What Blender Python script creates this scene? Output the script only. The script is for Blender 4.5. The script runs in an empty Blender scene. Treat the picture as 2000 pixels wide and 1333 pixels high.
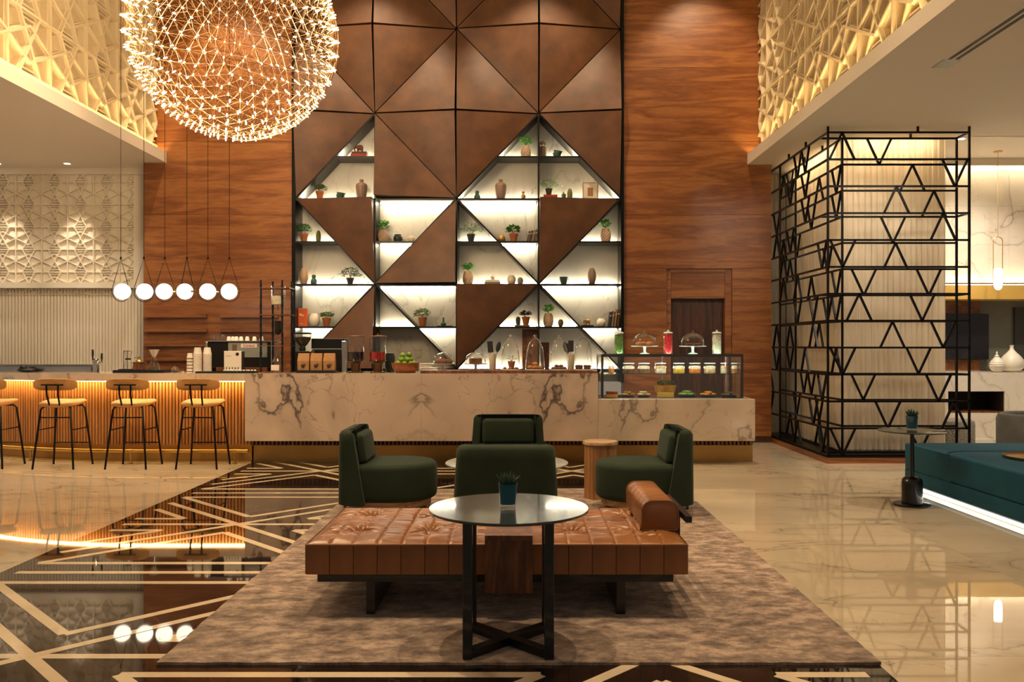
import bpy, bmesh, math, random
from mathutils import Vector, Matrix
rnd = random.Random(7)
PI = math.pi
scene = bpy.context.scene
COL = scene.collection

# ---------------------------------------------------------------- camera, world, large lights, exposure
F, CX, CY, H = 1640.0, 1012.0, 676.0, 1.45      # focal length in pixels, principal point, eye height
cam_data = bpy.data.cameras.new('camera')
cam_data.sensor_width = 36.0
cam_data.lens = F / 2000.0 * 36.0
cam_data.shift_x = (1000.0 - CX) / 2000.0
cam_data.shift_y = (CY - 666.5) / 2000.0
cam_data.clip_end = 60
cam = bpy.data.objects.new('camera', cam_data)
COL.objects.link(cam)
cam.location = (0, 0, H)
cam.rotation_euler = (PI / 2, 0, 0)
scene.camera = cam
vs = scene.view_settings
vs.view_transform = 'Standard'
vs.look = 'None'
vs.gamma = 1.0
vs.use_curve_mapping = False
vs.exposure = 0.56
world = bpy.data.worlds.new('world')
scene.world = world
world.use_nodes = True
bg = world.node_tree.nodes['Background']
bg.inputs[0].default_value = (1.0, 0.80, 0.60, 1)     # the rest of the lobby behind the camera
bg.inputs[1].default_value = 0.18
WARM = (1.0, 0.74, 0.46)
NEUT = (1.0, 0.86, 0.68)


def spot(x, y, z, tx, ty, tz, watts, deg, blend=0.6, col=WARM, r=0.06):
    L = bpy.data.lights.new('downlight_or_fill', 'SPOT')
    L.energy = watts
    L.color = col
    L.spot_size = math.radians(deg)
    L.spot_blend = blend
    L.shadow_soft_size = r
    o = bpy.data.objects.new('downlight_or_fill', L)
    COL.objects.link(o)
    o.location = (x, y, z)
    o.rotation_euler = (Vector((tx, ty, tz)) - Vector((x, y, z))).to_track_quat('-Z', 'Y').to_euler()
    return o


CEIL = 7.6
HIGH_SPOTS = [   # x, y, target x, y, z, watts, cone
    (-1.0, 4.6, -0.9, 5.0, 0.0, 520, 50), (1.0, 5.0, 0.9, 5.2, 0.0, 480, 50),
    (-0.1, 6.8, -0.1, 7.0, 0.3, 420, 44),
    (-2.6, 9.4, -2.6, 10.3, 0.7, 420, 46), (0.0, 9.4, 0.0, 10.3, 0.7, 420, 46),
    (2.1, 9.4, 2.1, 10.3, 0.7, 420, 46),
    (2.8, 10.9, 2.75, 12.6, 4.9, 200, 62), (-4.3, 10.9, -4.3, 12.6, 4.2, 330, 62),
    (-2.2, 10.6, -2.1, 12.6, 4.6, 260, 60), (0.4, 10.6, 0.3, 12.6, 4.6, 260, 60),
    (-4.6, 8.8, -4.6, 9.7, 0.5, 420, 44), (2.9, 6.4, 2.9, 6.8, 0.0, 300, 56),
]
for sx, sy, tx, ty, tz, w, d in HIGH_SPOTS:
    spot(sx, sy, CEIL - 0.08, tx, ty, tz, w, d)
LOW_SPOTS = [    # lower ceiling lights, some of them added fill without fixtures: x, y, z, tx, ty, tz, watts, cone
    (-6.80, 12.38, 4.17, -6.80, 13.0, 2.72, 70, 36), (-7.85, 12.38, 4.17, -7.85, 13.0, 2.72, 70, 36),
    (-7.2, 10.9, 4.17, -7.2, 13.0, 1.2, 60, 70), (-5.6, 11.2, 4.17, -5.9, 13.0, 1.2, 45, 60),  # fill added to brighten the white wall, no lamps there
    (-6.2, 10.0, 4.17, -6.2, 10.6, 0.8, 120, 80), (-7.4, 8.6, 4.17, -7.4, 8.8, 0.0, 120, 90),
    (4.9, 8.9, 4.1, 5.0, 11.0, 1.5, 200, 90, 0.45), (3.66, 9.6, 4.1, 4.25, 12.0, 1.7, 130, 90, 0.4), (6.6, 11.2, 4.27, 6.8, 13.0, 1.4, 230, 90),  # first two: soft fill added to brighten the curtain
    (4.6, 7.2, 4.14, 4.5, 7.6, 0.4, 130, 80), (6.6, 8.6, 4.14, 6.4, 9.8, 0.4, 110, 80),
]
for a in LOW_SPOTS:
    spot(*a[:3], *a[3:6], a[6], a[7], 0.7, NEUT, a[8] if len(a) > 8 else 0.06)


# ---------------------------------------------------------------- helpers
def gx(px, Y): return (px - CX) * Y / F
def gz(py, Y): return H - (py - CY) * Y / F


def lin(h):
    h = h.lstrip('#')
    out = []
    for i in (0, 2, 4):
        v = int(h[i:i + 2], 16) / 255.0
        out.append(v / 12.92 if v <= 0.04045 else ((v + 0.055) / 1.055) ** 2.4)
    return tuple(out)


class MB:
    """collects geometry of ONE part"""
    def __init__(s): s.v = []; s.f = []

    def add(s, verts, faces):
        n = len(s.v)
        s.v += [tuple(p) for p in verts]
        s.f += [tuple(i + n for i in f) for f in faces]
        return s

    def box(s, x0, x1, y0, y1, z0, z1):
        return s.add([(x0, y0, z0), (x1, y0, z0), (x1, y1, z0), (x0, y1, z0), (x0, y0, z1), (x1, y0, z1), (x1, y1, z1), (x0, y1, z1)],
                     [(0, 3, 2, 1), (4, 5, 6, 7), (0, 1, 5, 4), (1, 2, 6, 5), (2, 3, 7, 6), (3, 0, 4, 7)])

    def bar(s, p, q, w, h=None, up=(0, 0, 1)):
        p = Vector(p); q = Vector(q); h = w if h is None else h
        d = (q - p).normalized(); u = Vector(up)
        if abs(d.dot(u)) > 0.99: u = Vector((0, 1, 0)) if abs(d.y) < 0.9 else Vector((1, 0, 0))
        a = d.cross(u).normalized() * (w / 2); b = a.cross(d).normalized() * (h / 2)
        vs_ = [p - a - b, p + a - b, p + a + b, p - a + b, q - a - b, q + a - b, q + a + b, q - a + b]
        return s.add(vs_, [(0, 1, 2, 3), (7, 6, 5, 4), (0, 4, 5, 1), (1, 5, 6, 2), (2, 6, 7, 3), (3, 7, 4, 0)])

    def tube(s, pts, r, n=8, closed=False, caps=True):
        pts = [Vector(p) for p in pts]; m = len(pts)
        rr = r if isinstance(r, (list, tuple)) else [r] * m
        rings = []; prev = None
        for i, p in enumerate(pts):
            if closed: t = (pts[(i + 1) % m] - pts[i - 1])
            else: t = pts[min(i + 1, m - 1)] - pts[max(i - 1, 0)]
            t.normalize()
            if prev is None:
                u = Vector((0, 0, 1)) if abs(t.z) < 0.9 else Vector((1, 0, 0))
                a = t.cross(u).normalized()
            else:
                a = (prev - t * prev.dot(t)).normalized()
            prev = a; b = t.cross(a)
            rings.append([p + (a * math.cos(2 * PI * k / n) + b * math.sin(2 * PI * k / n)) * rr[i] for k in range(n)])
        vs_ = [p for r_ in rings for p in r_]; fs = []
        for i in range(m if closed else m - 1):
            j = (i + 1) % m
            for k in range(n):
                fs.append((i * n + k, i * n + (k + 1) % n, j * n + (k + 1) % n, j * n + k))
        if not closed and caps:
            fs.append(tuple(range(n - 1, -1, -1))); fs.append(tuple((m - 1) * n + k for k in range(n)))
        return s.add(vs_, fs)

    def lathe(s, prof, n=20, c=(0, 0, 0), caps=True, wob=None):
        vs_ = []; fs = []; m = len(prof)
        for i, (r, z) in enumerate(prof):
            for k in range(n):
                a = 2 * PI * k / n
                rr = r * (wob(k, i) if wob else 1)
                vs_.append((c[0] + rr * math.cos(a), c[1] + rr * math.sin(a), c[2] + z))
        for i in range(m - 1):
            for k in range(n):
                fs.append((i * n + k, i * n + (k + 1) % n, (i + 1) * n + (k + 1) % n, (i + 1) * n + k))
        if caps:
            if prof[0][0] > 1e-5: fs.append(tuple(range(n - 1, -1, -1)))
            if prof[-1][0] > 1e-5: fs.append(tuple((m - 1) * n + k for k in range(n)))
        return s.add(vs_, fs)

    def ball(s, c, r, n=12, m=8, sc=(1, 1, 1)):
        prof = [(max(math.sin(PI * i / m) * r, 1e-6), -math.cos(PI * i / m) * r) for i in range(m + 1)]
        t = MB().lathe(prof, n, caps=False)
        return s.add([(c[0] + p[0] * sc[0], c[1] + p[1] * sc[1], c[2] + p[2] * sc[2]) for p in t.v], t.f)

    def prism_z(s, poly, z0, z1):
        n = len(poly)
        return s.add([(x, y, z0) for x, y in poly] + [(x, y, z1) for x, y in poly],
                     [tuple(range(n - 1, -1, -1)), tuple(range(n, 2 * n))] + [(i, (i + 1) % n, n + (i + 1) % n, n + i) for i in range(n)])

    def prism_y(s, poly, y0, y1):       # poly in (x, z)
        n = len(poly)
        return s.add([(x, y0, z) for x, z in poly] + [(x, y1, z) for x, z in poly],
                     [tuple(range(n)), tuple(range(2 * n - 1, n - 1, -1))] + [(i, n + i, n + (i + 1) % n, (i + 1) % n) for i in range(n)])

    def xf(s, M):
        s.v = [tuple(M @ Vector(p)) for p in s.v]
        return s

    def build(s, name, mat, parent=None, smooth=False, loc=None, bevel=0, seg=2, rot=None):
        me = bpy.data.meshes.new(name)
        me.from_pydata(s.v, [], s.f)
        bm = bmesh.new(); bm.from_mesh(me)
        bmesh.ops.remove_doubles(bm, verts=bm.verts, dist=1e-6)
        bmesh.ops.recalc_face_normals(bm, faces=bm.faces)
        if bevel:
            es = [e for e in bm.edges if len(e.link_faces) == 2 and e.calc_face_angle(0) > 0.5]
            bmesh.ops.bevel(bm, geom=es, offset=bevel, segments=seg, profile=0.5, affect='EDGES', clamp_overlap=True)
        bm.to_mesh(me); bm.free()
        if smooth:
            me.polygons.foreach_set('use_smooth', [True] * len(me.polygons))
            try: me.set_sharp_from_angle(angle=math.radians(40))
            except Exception: pass
        me.materials.append(M[mat] if isinstance(mat, str) else mat)
        return link(name, me, parent, loc, rot)


def link(name, me, parent=None, loc=None, rot=None):
    o = bpy.data.objects.new(name, me)
    COL.objects.link(o)
    if parent: o.parent = parent
    if loc is not None: o.location = loc
    if rot is not None: o.rotation_euler = rot
    return o


def tag(o, label, cat, group=None):
    o['label'] = label; o['category'] = cat
    if group: o['group'] = group
    return o


def thing(name, label, cat, loc=(0, 0, 0), rz=0, group=None):
    o = link(name, None, None, loc, (0, 0, rz))
    return tag(o, label, cat, group)


def struct(o):
    o['kind'] = 'structure'
    return o


def clone(o, parent=None):
    c = o.copy(); COL.objects.link(c); c.parent = parent
    for ch in o.children: clone(ch, c)
    return c


# ---------------------------------------------------------------- materials
M = {}


def newmat(name):
    m = bpy.data.materials.new(name); m.use_nodes = True
    nt = m.node_tree
    return m, nt, nt.nodes['Principled BSDF']


def plain(name, col, rough=0.5, metal=0.0, spec=0.5, sheen=0.0, coat=0.0, bump=0.0, bscale=60, var=0.0, vscale=8):
    m, nt, b = newmat(name)
    col = lin(col) if isinstance(col, str) else col
    b.inputs['Base Color'].default_value = (*col, 1)
    b.inputs['Roughness'].default_value = rough
    b.inputs['Metallic'].default_value = metal
    b.inputs['Specular IOR Level'].default_value = spec
    b.inputs['Coat Weight'].default_value = coat
    b.inputs['Coat Roughness'].default_value = 0.05
    if sheen:
        b.inputs['Sheen Weight'].default_value = sheen
        b.inputs['Sheen Roughness'].default_value = 0.4
        b.inputs['Sheen Tint'].default_value = (*[min(1, c_ * 2.5 + 0.1) for c_ in col], 1)
    if bump or var:
        tc = nt.nodes.new('ShaderNodeTexCoord')
        if bump:
            nz = nt.nodes.new('ShaderNodeTexNoise'); nz.inputs['Scale'].default_value = bscale; nz.inputs['Detail'].default_value = 3
            bp = nt.nodes.new('ShaderNodeBump'); bp.inputs['Strength'].default_value = bump; bp.inputs['Distance'].default_value = 0.01
            nt.links.new(tc.outputs['Object'], nz.inputs['Vector'])
            nt.links.new(nz.outputs['Fac'], bp.inputs['Height'])
            nt.links.new(bp.outputs['Normal'], b.inputs['Normal'])
        if var:
            n2 = nt.nodes.new('ShaderNodeTexNoise'); n2.inputs['Scale'].default_value = vscale; n2.inputs['Detail'].default_value = 5
            r = nt.nodes.new('ShaderNodeValToRGB')
            r.color_ramp.elements[0].position = 0.3; r.color_ramp.elements[1].position = 0.7
            r.color_ramp.elements[0].color = (*[c_ * (1 - var) for c_ in col], 1)
            r.color_ramp.elements[1].color = (*[min(1, c_ * (1 + var)) for c_ in col], 1)
            nt.links.new(tc.outputs['Object'], n2.inputs['Vector'])
            nt.links.new(n2.outputs['Fac'], r.inputs['Fac'])
            nt.links.new(r.outputs['Color'], b.inputs['Base Color'])
    M[name] = m
    return m


def emit(name, col, strength):
    m, nt, b = newmat(name)
    b.inputs['Base Color'].default_value = (*col, 1)
    b.inputs['Emission Color'].default_value = (*col, 1)
    b.inputs['Emission Strength'].default_value = strength
    M[name] = m


def thin_glass(name, tint=(0.97, 0.98, 0.97), refl=1.0, edge=0.5):
    m = bpy.data.materials.new(name); m.use_nodes = True
    nt = m.node_tree; nt.nodes.remove(nt.nodes['Principled BSDF'])
    out = nt.nodes['Material Output']
    tr = nt.nodes.new('ShaderNodeBsdfTransparent'); tr.inputs[0].default_value = (*tint, 1)
    gl = nt.nodes.new('ShaderNodeBsdfGlossy'); gl.inputs['Roughness'].default_value = 0.02
    lw = nt.nodes.new('ShaderNodeLayerWeight'); lw.inputs[0].default_value = 0.5
    fr = nt.nodes.new('ShaderNodeMath'); fr.operation = 'POWER'; fr.inputs[1].default_value = 2.6
    nt.links.new(lw.outputs['Facing'], fr.inputs[0])
    mu = nt.nodes.new('ShaderNodeMath'); mu.operation = 'MULTIPLY_ADD'; mu.inputs[1].default_value = edge; mu.inputs[2].default_value = 0.04 * refl
    mx = nt.nodes.new('ShaderNodeMixShader')
    nt.links.new(fr.outputs[0], mu.inputs[0]); nt.links.new(mu.outputs[0], mx.inputs[0])
    nt.links.new(tr.outputs[0], mx.inputs[1]); nt.links.new(gl.outputs[0], mx.inputs[2])
    nt.links.new(mx.outputs[0], out.inputs[0])
    M[name] = m


def ramp(nt, stops):
    r = nt.nodes.new('ShaderNodeValToRGB'); e = r.color_ramp.elements
    while len(e) < len(stops): e.new(0.5)
    for i, (p, c_) in enumerate(stops):
        e[i].position = p; e[i].color = (*(lin(c_) if isinstance(c_, str) else c_), 1)
    return r


def wood(name, dark, mid, light, scale=(0.5, 0.5, 7.0), rough=0.35, coat=0.15, fine=6.0):
    """veneer: grain runs along the axis with the small scale"""
    m, nt, b = newmat(name); N = nt.nodes; L = nt.links
    tc = N.new('ShaderNodeTexCoord'); oi = N.new('ShaderNodeObjectInfo')
    ad = N.new('ShaderNodeVectorMath'); ad.operation = 'ADD'
    sc = N.new('ShaderNodeVectorMath'); sc.operation = 'SCALE'; sc.inputs[0].default_value = (3.1, 1.7, 9.3)
    L.new(oi.outputs['Random'], sc.inputs['Scale'])
    L.new(tc.outputs['Object'], ad.inputs[0]); L.new(sc.outputs[0], ad.inputs[1])
    mp = N.new('ShaderNodeMapping'); mp.inputs['Scale'].default_value = scale
    L.new(ad.outputs[0], mp.inputs['Vector'])
    n1 = N.new('ShaderNodeTexNoise'); n1.inputs['Scale'].default_value = 1.3; n1.inputs['Detail'].default_value = 3; n1.inputs['Distortion'].default_value = 0.6
    L.new(mp.outputs[0], n1.inputs['Vector'])
    ml = N.new('ShaderNodeMath'); ml.operation = 'MULTIPLY'; ml.inputs[1].default_value = 7.0
    fr = N.new('ShaderNodeMath'); fr.operation = 'PINGPONG'; fr.inputs[1].default_value = 1.0
    L.new(n1.outputs['Fac'], ml.inputs[0]); L.new(ml.outputs[0], fr.inputs[0])
    mp2 = N.new('ShaderNodeMapping'); mp2.inputs['Scale'].default_value = tuple(q * fine for q in scale)
    L.new(ad.outputs[0], mp2.inputs['Vector'])
    n2 = N.new('ShaderNodeTexNoise'); n2.inputs['Scale'].default_value = 1.6; n2.inputs['Detail'].default_value = 6; n2.inputs['Roughness'].default_value = 0.65
    L.new(mp2.outputs[0], n2.inputs['Vector'])
    mx = N.new('ShaderNodeMix'); mx.data_type = 'FLOAT'; mx.inputs[0].default_value = 0.6
    L.new(fr.outputs[0], mx.inputs[2]); L.new(n2.outputs['Fac'], mx.inputs[3])
    r = ramp(nt, [(0.22, dark), (0.5, mid), (0.8, light)])
    L.new(mx.outputs[0], r.inputs['Fac']); L.new(r.outputs['Color'], b.inputs['Base Color'])
    b.inputs['Roughness'].default_value = rough
    b.inputs['Coat Weight'].default_value = coat; b.inputs['Coat Roughness'].default_value = 0.12
    M[name] = m


def marble(name, base, vein, scale=1.0, rough=0.05, width=0.03, amount=1.0, mirror=None, ior=1.5, tint=None, rand=True, stretch=(1, 1, 1), fine=0.5):
    m, nt, b = newmat(name); N = nt.nodes; L = nt.links
    tc = N.new('ShaderNodeTexCoord'); vec = tc.outputs['Object']
    if rand:
        oi = N.new('ShaderNodeObjectInfo')
        sc = N.new('ShaderNodeVectorMath'); sc.operation = 'SCALE'; sc.inputs[0].default_value = (13.1, 7.7, 5.3)
        L.new(oi.outputs['Random'], sc.inputs['Scale'])
        ad = N.new('ShaderNodeVectorMath'); ad.operation = 'ADD'
        L.new(vec, ad.inputs[0]); L.new(sc.outputs[0], ad.inputs[1]); vec = ad.outputs[0]
    if mirror is not None:
        sx = N.new('ShaderNodeSeparateXYZ'); L.new(vec, sx.inputs[0])
        s1 = N.new('ShaderNodeMath'); s1.operation = 'SUBTRACT'; s1.inputs[1].default_value = mirror; L.new(sx.outputs[0], s1.inputs[0])
        a1 = N.new('ShaderNodeMath'); a1.operation = 'ABSOLUTE'; L.new(s1.outputs[0], a1.inputs[0])
        cb = N.new('ShaderNodeCombineXYZ'); L.new(a1.outputs[0], cb.inputs[0]); L.new(sx.outputs[1], cb.inputs[1]); L.new(sx.outputs[2], cb.inputs[2])
        vec = cb.outputs[0]
    mp = N.new('ShaderNodeMapping'); mp.inputs['Scale'].default_value = tuple(scale * q for q in stretch); mp.inputs['Rotation'].default_value = (0.3, 0.5, 0.6)
    L.new(vec, mp.inputs['Vector'])

    def veins(s, dist, w, det):
        n = N.new('ShaderNodeTexNoise'); n.inputs['Scale'].default_value = s; n.inputs['Detail'].default_value = det
        n.inputs['Roughness'].default_value = 0.5; n.inputs['Distortion'].default_value = dist
        L.new(mp.outputs[0], n.inputs['Vector'])
        r = ramp(nt, [(0.5 - w * 1.6, (0, 0, 0)), (0.5, (1, 1, 1)), (0.5 + w * 0.6, (0, 0, 0))])
        L.new(n.outputs['Fac'], r.inputs['Fac'])
        return r.outputs['Color']
    v0 = veins(0.8, 0.7, width * 0.28, 5); vh = veins(0.8, 0.7, width * 1.6, 5); v2 = veins(2.0, 1.0, width * fine * 0.4, 4)
    hv = N.new('ShaderNodeMath'); hv.operation = 'MULTIPLY'; hv.inputs[1].default_value = 0.3; L.new(vh, hv.inputs[0])
    hm = N.new('ShaderNodeMath'); hm.operation = 'MAXIMUM'; L.new(v0, hm.inputs[0]); L.new(hv.outputs[0], hm.inputs[1]); v1 = hm.outputs[0]
    nm = N.new('ShaderNodeTexNoise'); nm.inputs['Scale'].default_value = 0.8; nm.inputs['Detail'].default_value = 3
    mp3 = N.new('ShaderNodeMapping'); mp3.inputs['Location'].default_value = (5, 3, 8); L.new(vec, mp3.inputs['Vector']); L.new(mp3.outputs[0], nm.inputs['Vector'])
    rm = ramp(nt, [(0.34, (0, 0, 0)), (0.55, (1, 1, 1))]); L.new(nm.outputs['Fac'], rm.inputs['Fac'])
    half = N.new('ShaderNodeMath'); half.operation = 'MULTIPLY'; half.inputs[1].default_value = 0.5; L.new(v2, half.inputs[0])
    mxv = N.new('ShaderNodeMath'); mxv.operation = 'MAXIMUM'; L.new(v1, mxv.inputs[0]); L.new(half.outputs[0], mxv.inputs[1])
    mu = N.new('ShaderNodeMath'); mu.operation = 'MULTIPLY'; L.new(mxv.outputs[0], mu.inputs[0]); L.new(rm.outputs[0], mu.inputs[1])
    ma = N.new('ShaderNodeMath'); ma.operation = 'MULTIPLY'; ma.inputs[1].default_value = amount; L.new(mu.outputs[0], ma.inputs[0])
    cl = N.new('ShaderNodeTexNoise'); cl.inputs['Scale'].default_value = 1.4; cl.inputs['Detail'].default_value = 4; L.new(mp.outputs[0], cl.inputs['Vector'])
    bl = lin(base); tl = lin(tint) if tint else tuple(c_ * 0.86 for c_ in bl)
    rb = ramp(nt, [(0.35, tl), (0.65, bl)]); L.new(cl.outputs['Fac'], rb.inputs['Fac'])
    mix = N.new('ShaderNodeMix'); mix.data_type = 'RGBA'
    L.new(ma.outputs[0], mix.inputs[0]); L.new(rb.outputs['Color'], mix.inputs[6]); mix.inputs[7].default_value = (*lin(vein), 1)
    L.new(mix.outputs[2], b.inputs['Base Color'])
    b.inputs['Roughness'].default_value = rough
    b.inputs['IOR'].default_value = ior
    M[name] = m


def rug_mat():
    m, nt, b = newmat('rug_pile'); N = nt.nodes; L = nt.links
    tc = N.new('ShaderNodeTexCoord')
    mp = N.new('ShaderNodeMapping'); mp.inputs['Scale'].default_value = (1.0, 1.5, 1); L.new(tc.outputs['Object'], mp.inputs['Vector'])
    n1 = N.new('ShaderNodeTexNoise'); n1.inputs['Scale'].default_value = 6.5; n1.inputs['Detail'].default_value = 10; n1.inputs['Roughness'].default_value = 0.75
    L.new(mp.outputs[0], n1.inputs['Vector'])
    r = ramp(nt, [(0.36, '#54453c'), (0.49, '#8a7565'), (0.61, '#b8a08c')])
    L.new(n1.outputs['Fac'], r.inputs['Fac']); L.new(r.outputs['Color'], b.inputs['Base Color'])
    n2 = N.new('ShaderNodeTexNoise'); n2.inputs['Scale'].default_value = 220; n2.inputs['Detail'].default_value = 2
    L.new(tc.outputs['Object'], n2.inputs['Vector'])
    bp = N.new('ShaderNodeBump'); bp.inputs['Strength'].default_value = 0.5; bp.inputs['Distance'].default_value = 0.006
    L.new(n2.outputs['Fac'], bp.inputs['Height']); L.new(bp.outputs['Normal'], b.inputs['Normal'])
    b.inputs['Roughness'].default_value = 0.85; b.inputs['Sheen Weight'].default_value = 0.25
    b.inputs['Specular IOR Level'].default_value = 0.2
    M['rug_pile'] = m


def leather_mat(name, c0, c1, c2, rough=0.38):
    m, nt, b = newmat(name); N = nt.nodes; L = nt.links
    tc = N.new('ShaderNodeTexCoord')
    n1 = N.new('ShaderNodeTexNoise'); n1.inputs['Scale'].default_value = 4; n1.inputs['Detail'].default_value = 6; L.new(tc.outputs['Object'], n1.inputs['Vector'])
    r = ramp(nt, [(0.3, c0), (0.5, c1), (0.72, c2)]); L.new(n1.outputs['Fac'], r.inputs['Fac']); L.new(r.outputs['Color'], b.inputs['Base Color'])
    v = N.new('ShaderNodeTexVoronoi'); v.inputs['Scale'].default_value = 260; L.new(tc.outputs['Object'], v.inputs['Vector'])
    bp = N.new('ShaderNodeBump'); bp.inputs['Strength'].default_value = 0.12; bp.inputs['Distance'].default_value = 0.003
    L.new(v.outputs['Distance'], bp.inputs['Height']); L.new(bp.outputs['Normal'], b.inputs['Normal'])
    b.inputs['Roughness'].default_value = rough
    M[name] = m


def cloth_mat(name, col, trans=0.45):
    m = bpy.data.materials.new(name); m.use_nodes = True
    nt = m.node_tree; b = nt.nodes['Principled BSDF']; out = nt.nodes['Material Output']
    b.inputs['Base Color'].default_value = (*lin(col), 1); b.inputs['Roughness'].default_value = 0.9
    t = nt.nodes.new('ShaderNodeBsdfTranslucent'); t.inputs[0].default_value = (*lin(col), 1)
    mx = nt.nodes.new('ShaderNodeMixShader'); mx.inputs[0].default_value = trans
    nt.links.new(b.outputs[0], mx.inputs[1]); nt.links.new(t.outputs[0], mx.inputs[2]); nt.links.new(mx.outputs[0], out.inputs[0])
    M[name] = m


wood('veneer', '#6a3a1a', '#84502a', '#9c6638', (0.5, 0.5, 4.5), fine=9.0)
wood('veneer_dark', '#24110a', '#3a1d10', '#52301c', (6.0, 0.5, 0.6), 0.4)
wood('slat_wood', '#a06a38', '#b47c46', '#c48e58', (3.0, 3.0, 0.4), 0.45, 0.05, fine=3.0)
wood('walnut', '#4a2a18', '#6e4226', '#8e5c38', (7.0, 7.0, 0.8), 0.45, 0.05)
wood('drum_wood', '#8a5c36', '#a67448', '#bc8c5e', (8.0, 8.0, 0.5), 0.45, 0.05, fine=2.0)
wood('stool_wood', '#8a5a2c', '#a8743c', '#bd8a50', (1.0, 6.0, 6.0), 0.4, 0.1)
wood('pale_oak', '#8c6844', '#b08a60', '#c8a47a', (1.2, 5.0, 5.0), 0.5, 0.05)
marble('floor_marble', '#cdbda2', '#5e5048', 0.9, 0.02, 0.02, 0.6, ior=2.1, stretch=(0.7, 1.6, 1))
marble('band_marble', '#2a1f1a', '#7c6a5a', 0.7, 0.03, 0.006, 0.55, ior=1.75, tint='#1d1512')
marble('inlay_marble', '#e2cfb0', '#b99a78', 2.0, 0.05, 0.02, 0.4, ior=1.6)
marble('counter_marble', '#d8c0aa', '#5a4a46', 0.85, 0.12, 0.05, 1.0, mirror=gx(823, 10.2), rand=False, fine=0.6)
marble('counter_marble_plain', '#d8c4ac', '#6c5a50', 1.0, 0.12, 0.04, 0.8, rand=False)
marble('wall_marble', '#ece2d2', '#8a7a68', 0.8, 0.2, 0.012, 0.7, rand=False)
marble('niche_marble', '#cfc8b8', '#8a8478', 1.1, 0.25, 0.04, 0.6, rand=False, stretch=(1.6, 1, 0.8))
marble('green_marble', '#77786a', '#40423a', 1.0, 0.2, 0.02, 0.7, rand=False)
rug_mat()
leather_mat('tan_leather', '#6e4422', '#84522a', '#966436', 0.3)
leather_mat('panel_leather', '#4e301c', '#5c3a22', '#694428', 0.5)
leather_mat('stool_leather', '#a8733c', '#c08a4c', '#cf9a5c', 0.5)
cloth_mat('sheer_curtain', '#f2e6d0')
plain('ceiling_paint', '#e6dccb', 0.8)
plain('lattice_plaster', '#dccba8', 0.6)
plain('lattice_back', '#c8b48c', 0.7)
plain('panel_white', '#e6dac4', 0.6)
plain('black_metal', '#0d0c0c', 0.35, 0.6)
plain('black_paint', '#0e1014', 0.3, 0.2, coat=0.3)
plain('frame_steel', '#2b2a28', 0.35, 0.7)
plain('steel', '#b9b6b0', 0.25, 1.0)
plain('dark_steel', '#55534f', 0.3, 0.9)
plain('chrome', '#d8d6d2', 0.08, 1.0)
plain('brass', '#c8a25c', 0.3, 1.0)
plain('bronze', '#5c442c', 0.35, 0.7)
plain('brass_brushed', '#a8814a', 0.32, 1.0, var=0.08, vscale=3)
plain('gold_panel', '#d2aa58', 0.4, 0.15)
plain('green_velvet', '#242f21', 0.75, sheen=0.5, spec=0.2, bump=0.1, bscale=200, var=0.12, vscale=5)
plain('teal_velvet', '#0f4558', 0.7, sheen=0.55, spec=0.2, bump=0.1, bscale=180, var=0.15, vscale=5)
plain('grey_velvet', '#5a5956', 0.8, sheen=0.4, spec=0.2, var=0.2, vscale=7)
plain('speckle', '#8a8478', 0.9, var=0.75, vscale=70)
plain('table_top', '#39413d', 0.16, 0.35, coat=0.4)
plain('table_grey', '#8e9088', 0.3, 0.1)
plain('grout', '#8f8576', 0.8)
plain('terracotta', '#b0683c', 0.8, var=0.1)
plain('dark_pot', '#3a3a38', 0.6)
plain('soil', '#2a1c12', 0.95)
plain('leaf_green', '#3f7a2c', 0.5, var=0.3, vscale=30)
plain('leaf_bright', '#5aa832', 0.5, var=0.25, vscale=30)
plain('leaf_olive', '#5a6a34', 0.55, var=0.3, vscale=30)
plain('leaf_pale', '#8aa068', 0.55, var=0.35, vscale=40)
plain('leaf_bronze', '#4a3f22', 0.55, var=0.3, vscale=30)
plain('succulent', '#2c4a34', 0.45, var=0.3, vscale=40)
plain('teal_glaze', '#1c5266', 0.12, coat=0.5)
plain('vase_beige', '#c2a488', 0.55, var=0.08)
plain('vase_brown', '#8a7060', 0.4)
plain('vase_cream', '#d8cab0', 0.5)
plain('vase_white', '#ece4d4', 0.35)
plain('vase_green', '#355a48', 0.35)
plain('vase_olive', '#6a6a34', 0.4)
plain('vase_grey', '#9a9488', 0.55)
plain('vase_dark', '#22322c', 0.3)
plain('bowl_green', '#3c5a4e', 0.4)
plain('carved_wood', '#7a4622', 0.5)
plain('gilt', '#a8803e', 0.4, 0.5)
plain('red_book', '#9c2a22', 0.6)
plain('orange_book', '#e26a34', 0.55)
plain('page', '#e8dcc4', 0.8)
plain('book_dark', '#3c332c', 0.6)
plain('book_brown', '#6a4a34', 0.6)
plain('book_grey', '#7c766c', 0.6)
plain('book_tan', '#a87a52', 0.6)
plain('black_plastic', '#121212', 0.4)
plain('dark_machine', '#1c1a19', 0.3, 0.3)
plain('white_china', '#efe9de', 0.25)
plain('paper_white', '#e6ddd0', 0.75)
plain('kraft', '#a87c50', 0.8, var=0.1, vscale=20)
plain('ink', '#2a1a12', 0.7)
plain('logo_red', '#a82820', 0.5)
plain('coffee_bean', '#20130c', 0.5, bump=0.6, bscale=120)
plain('dark_juice', '#16120f', 0.15)
plain('red_juice', '#a3121a', 0.15)
plain('lime', '#6f8f22', 0.4, bump=0.2, bscale=60, var=0.2)
plain('pastry', '#b8783a', 0.7, bump=0.4, bscale=50, var=0.35, vscale=25)
plain('cake_brown', '#6a3f24', 0.8, bump=0.4, bscale=60, var=0.4, vscale=30)
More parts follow.
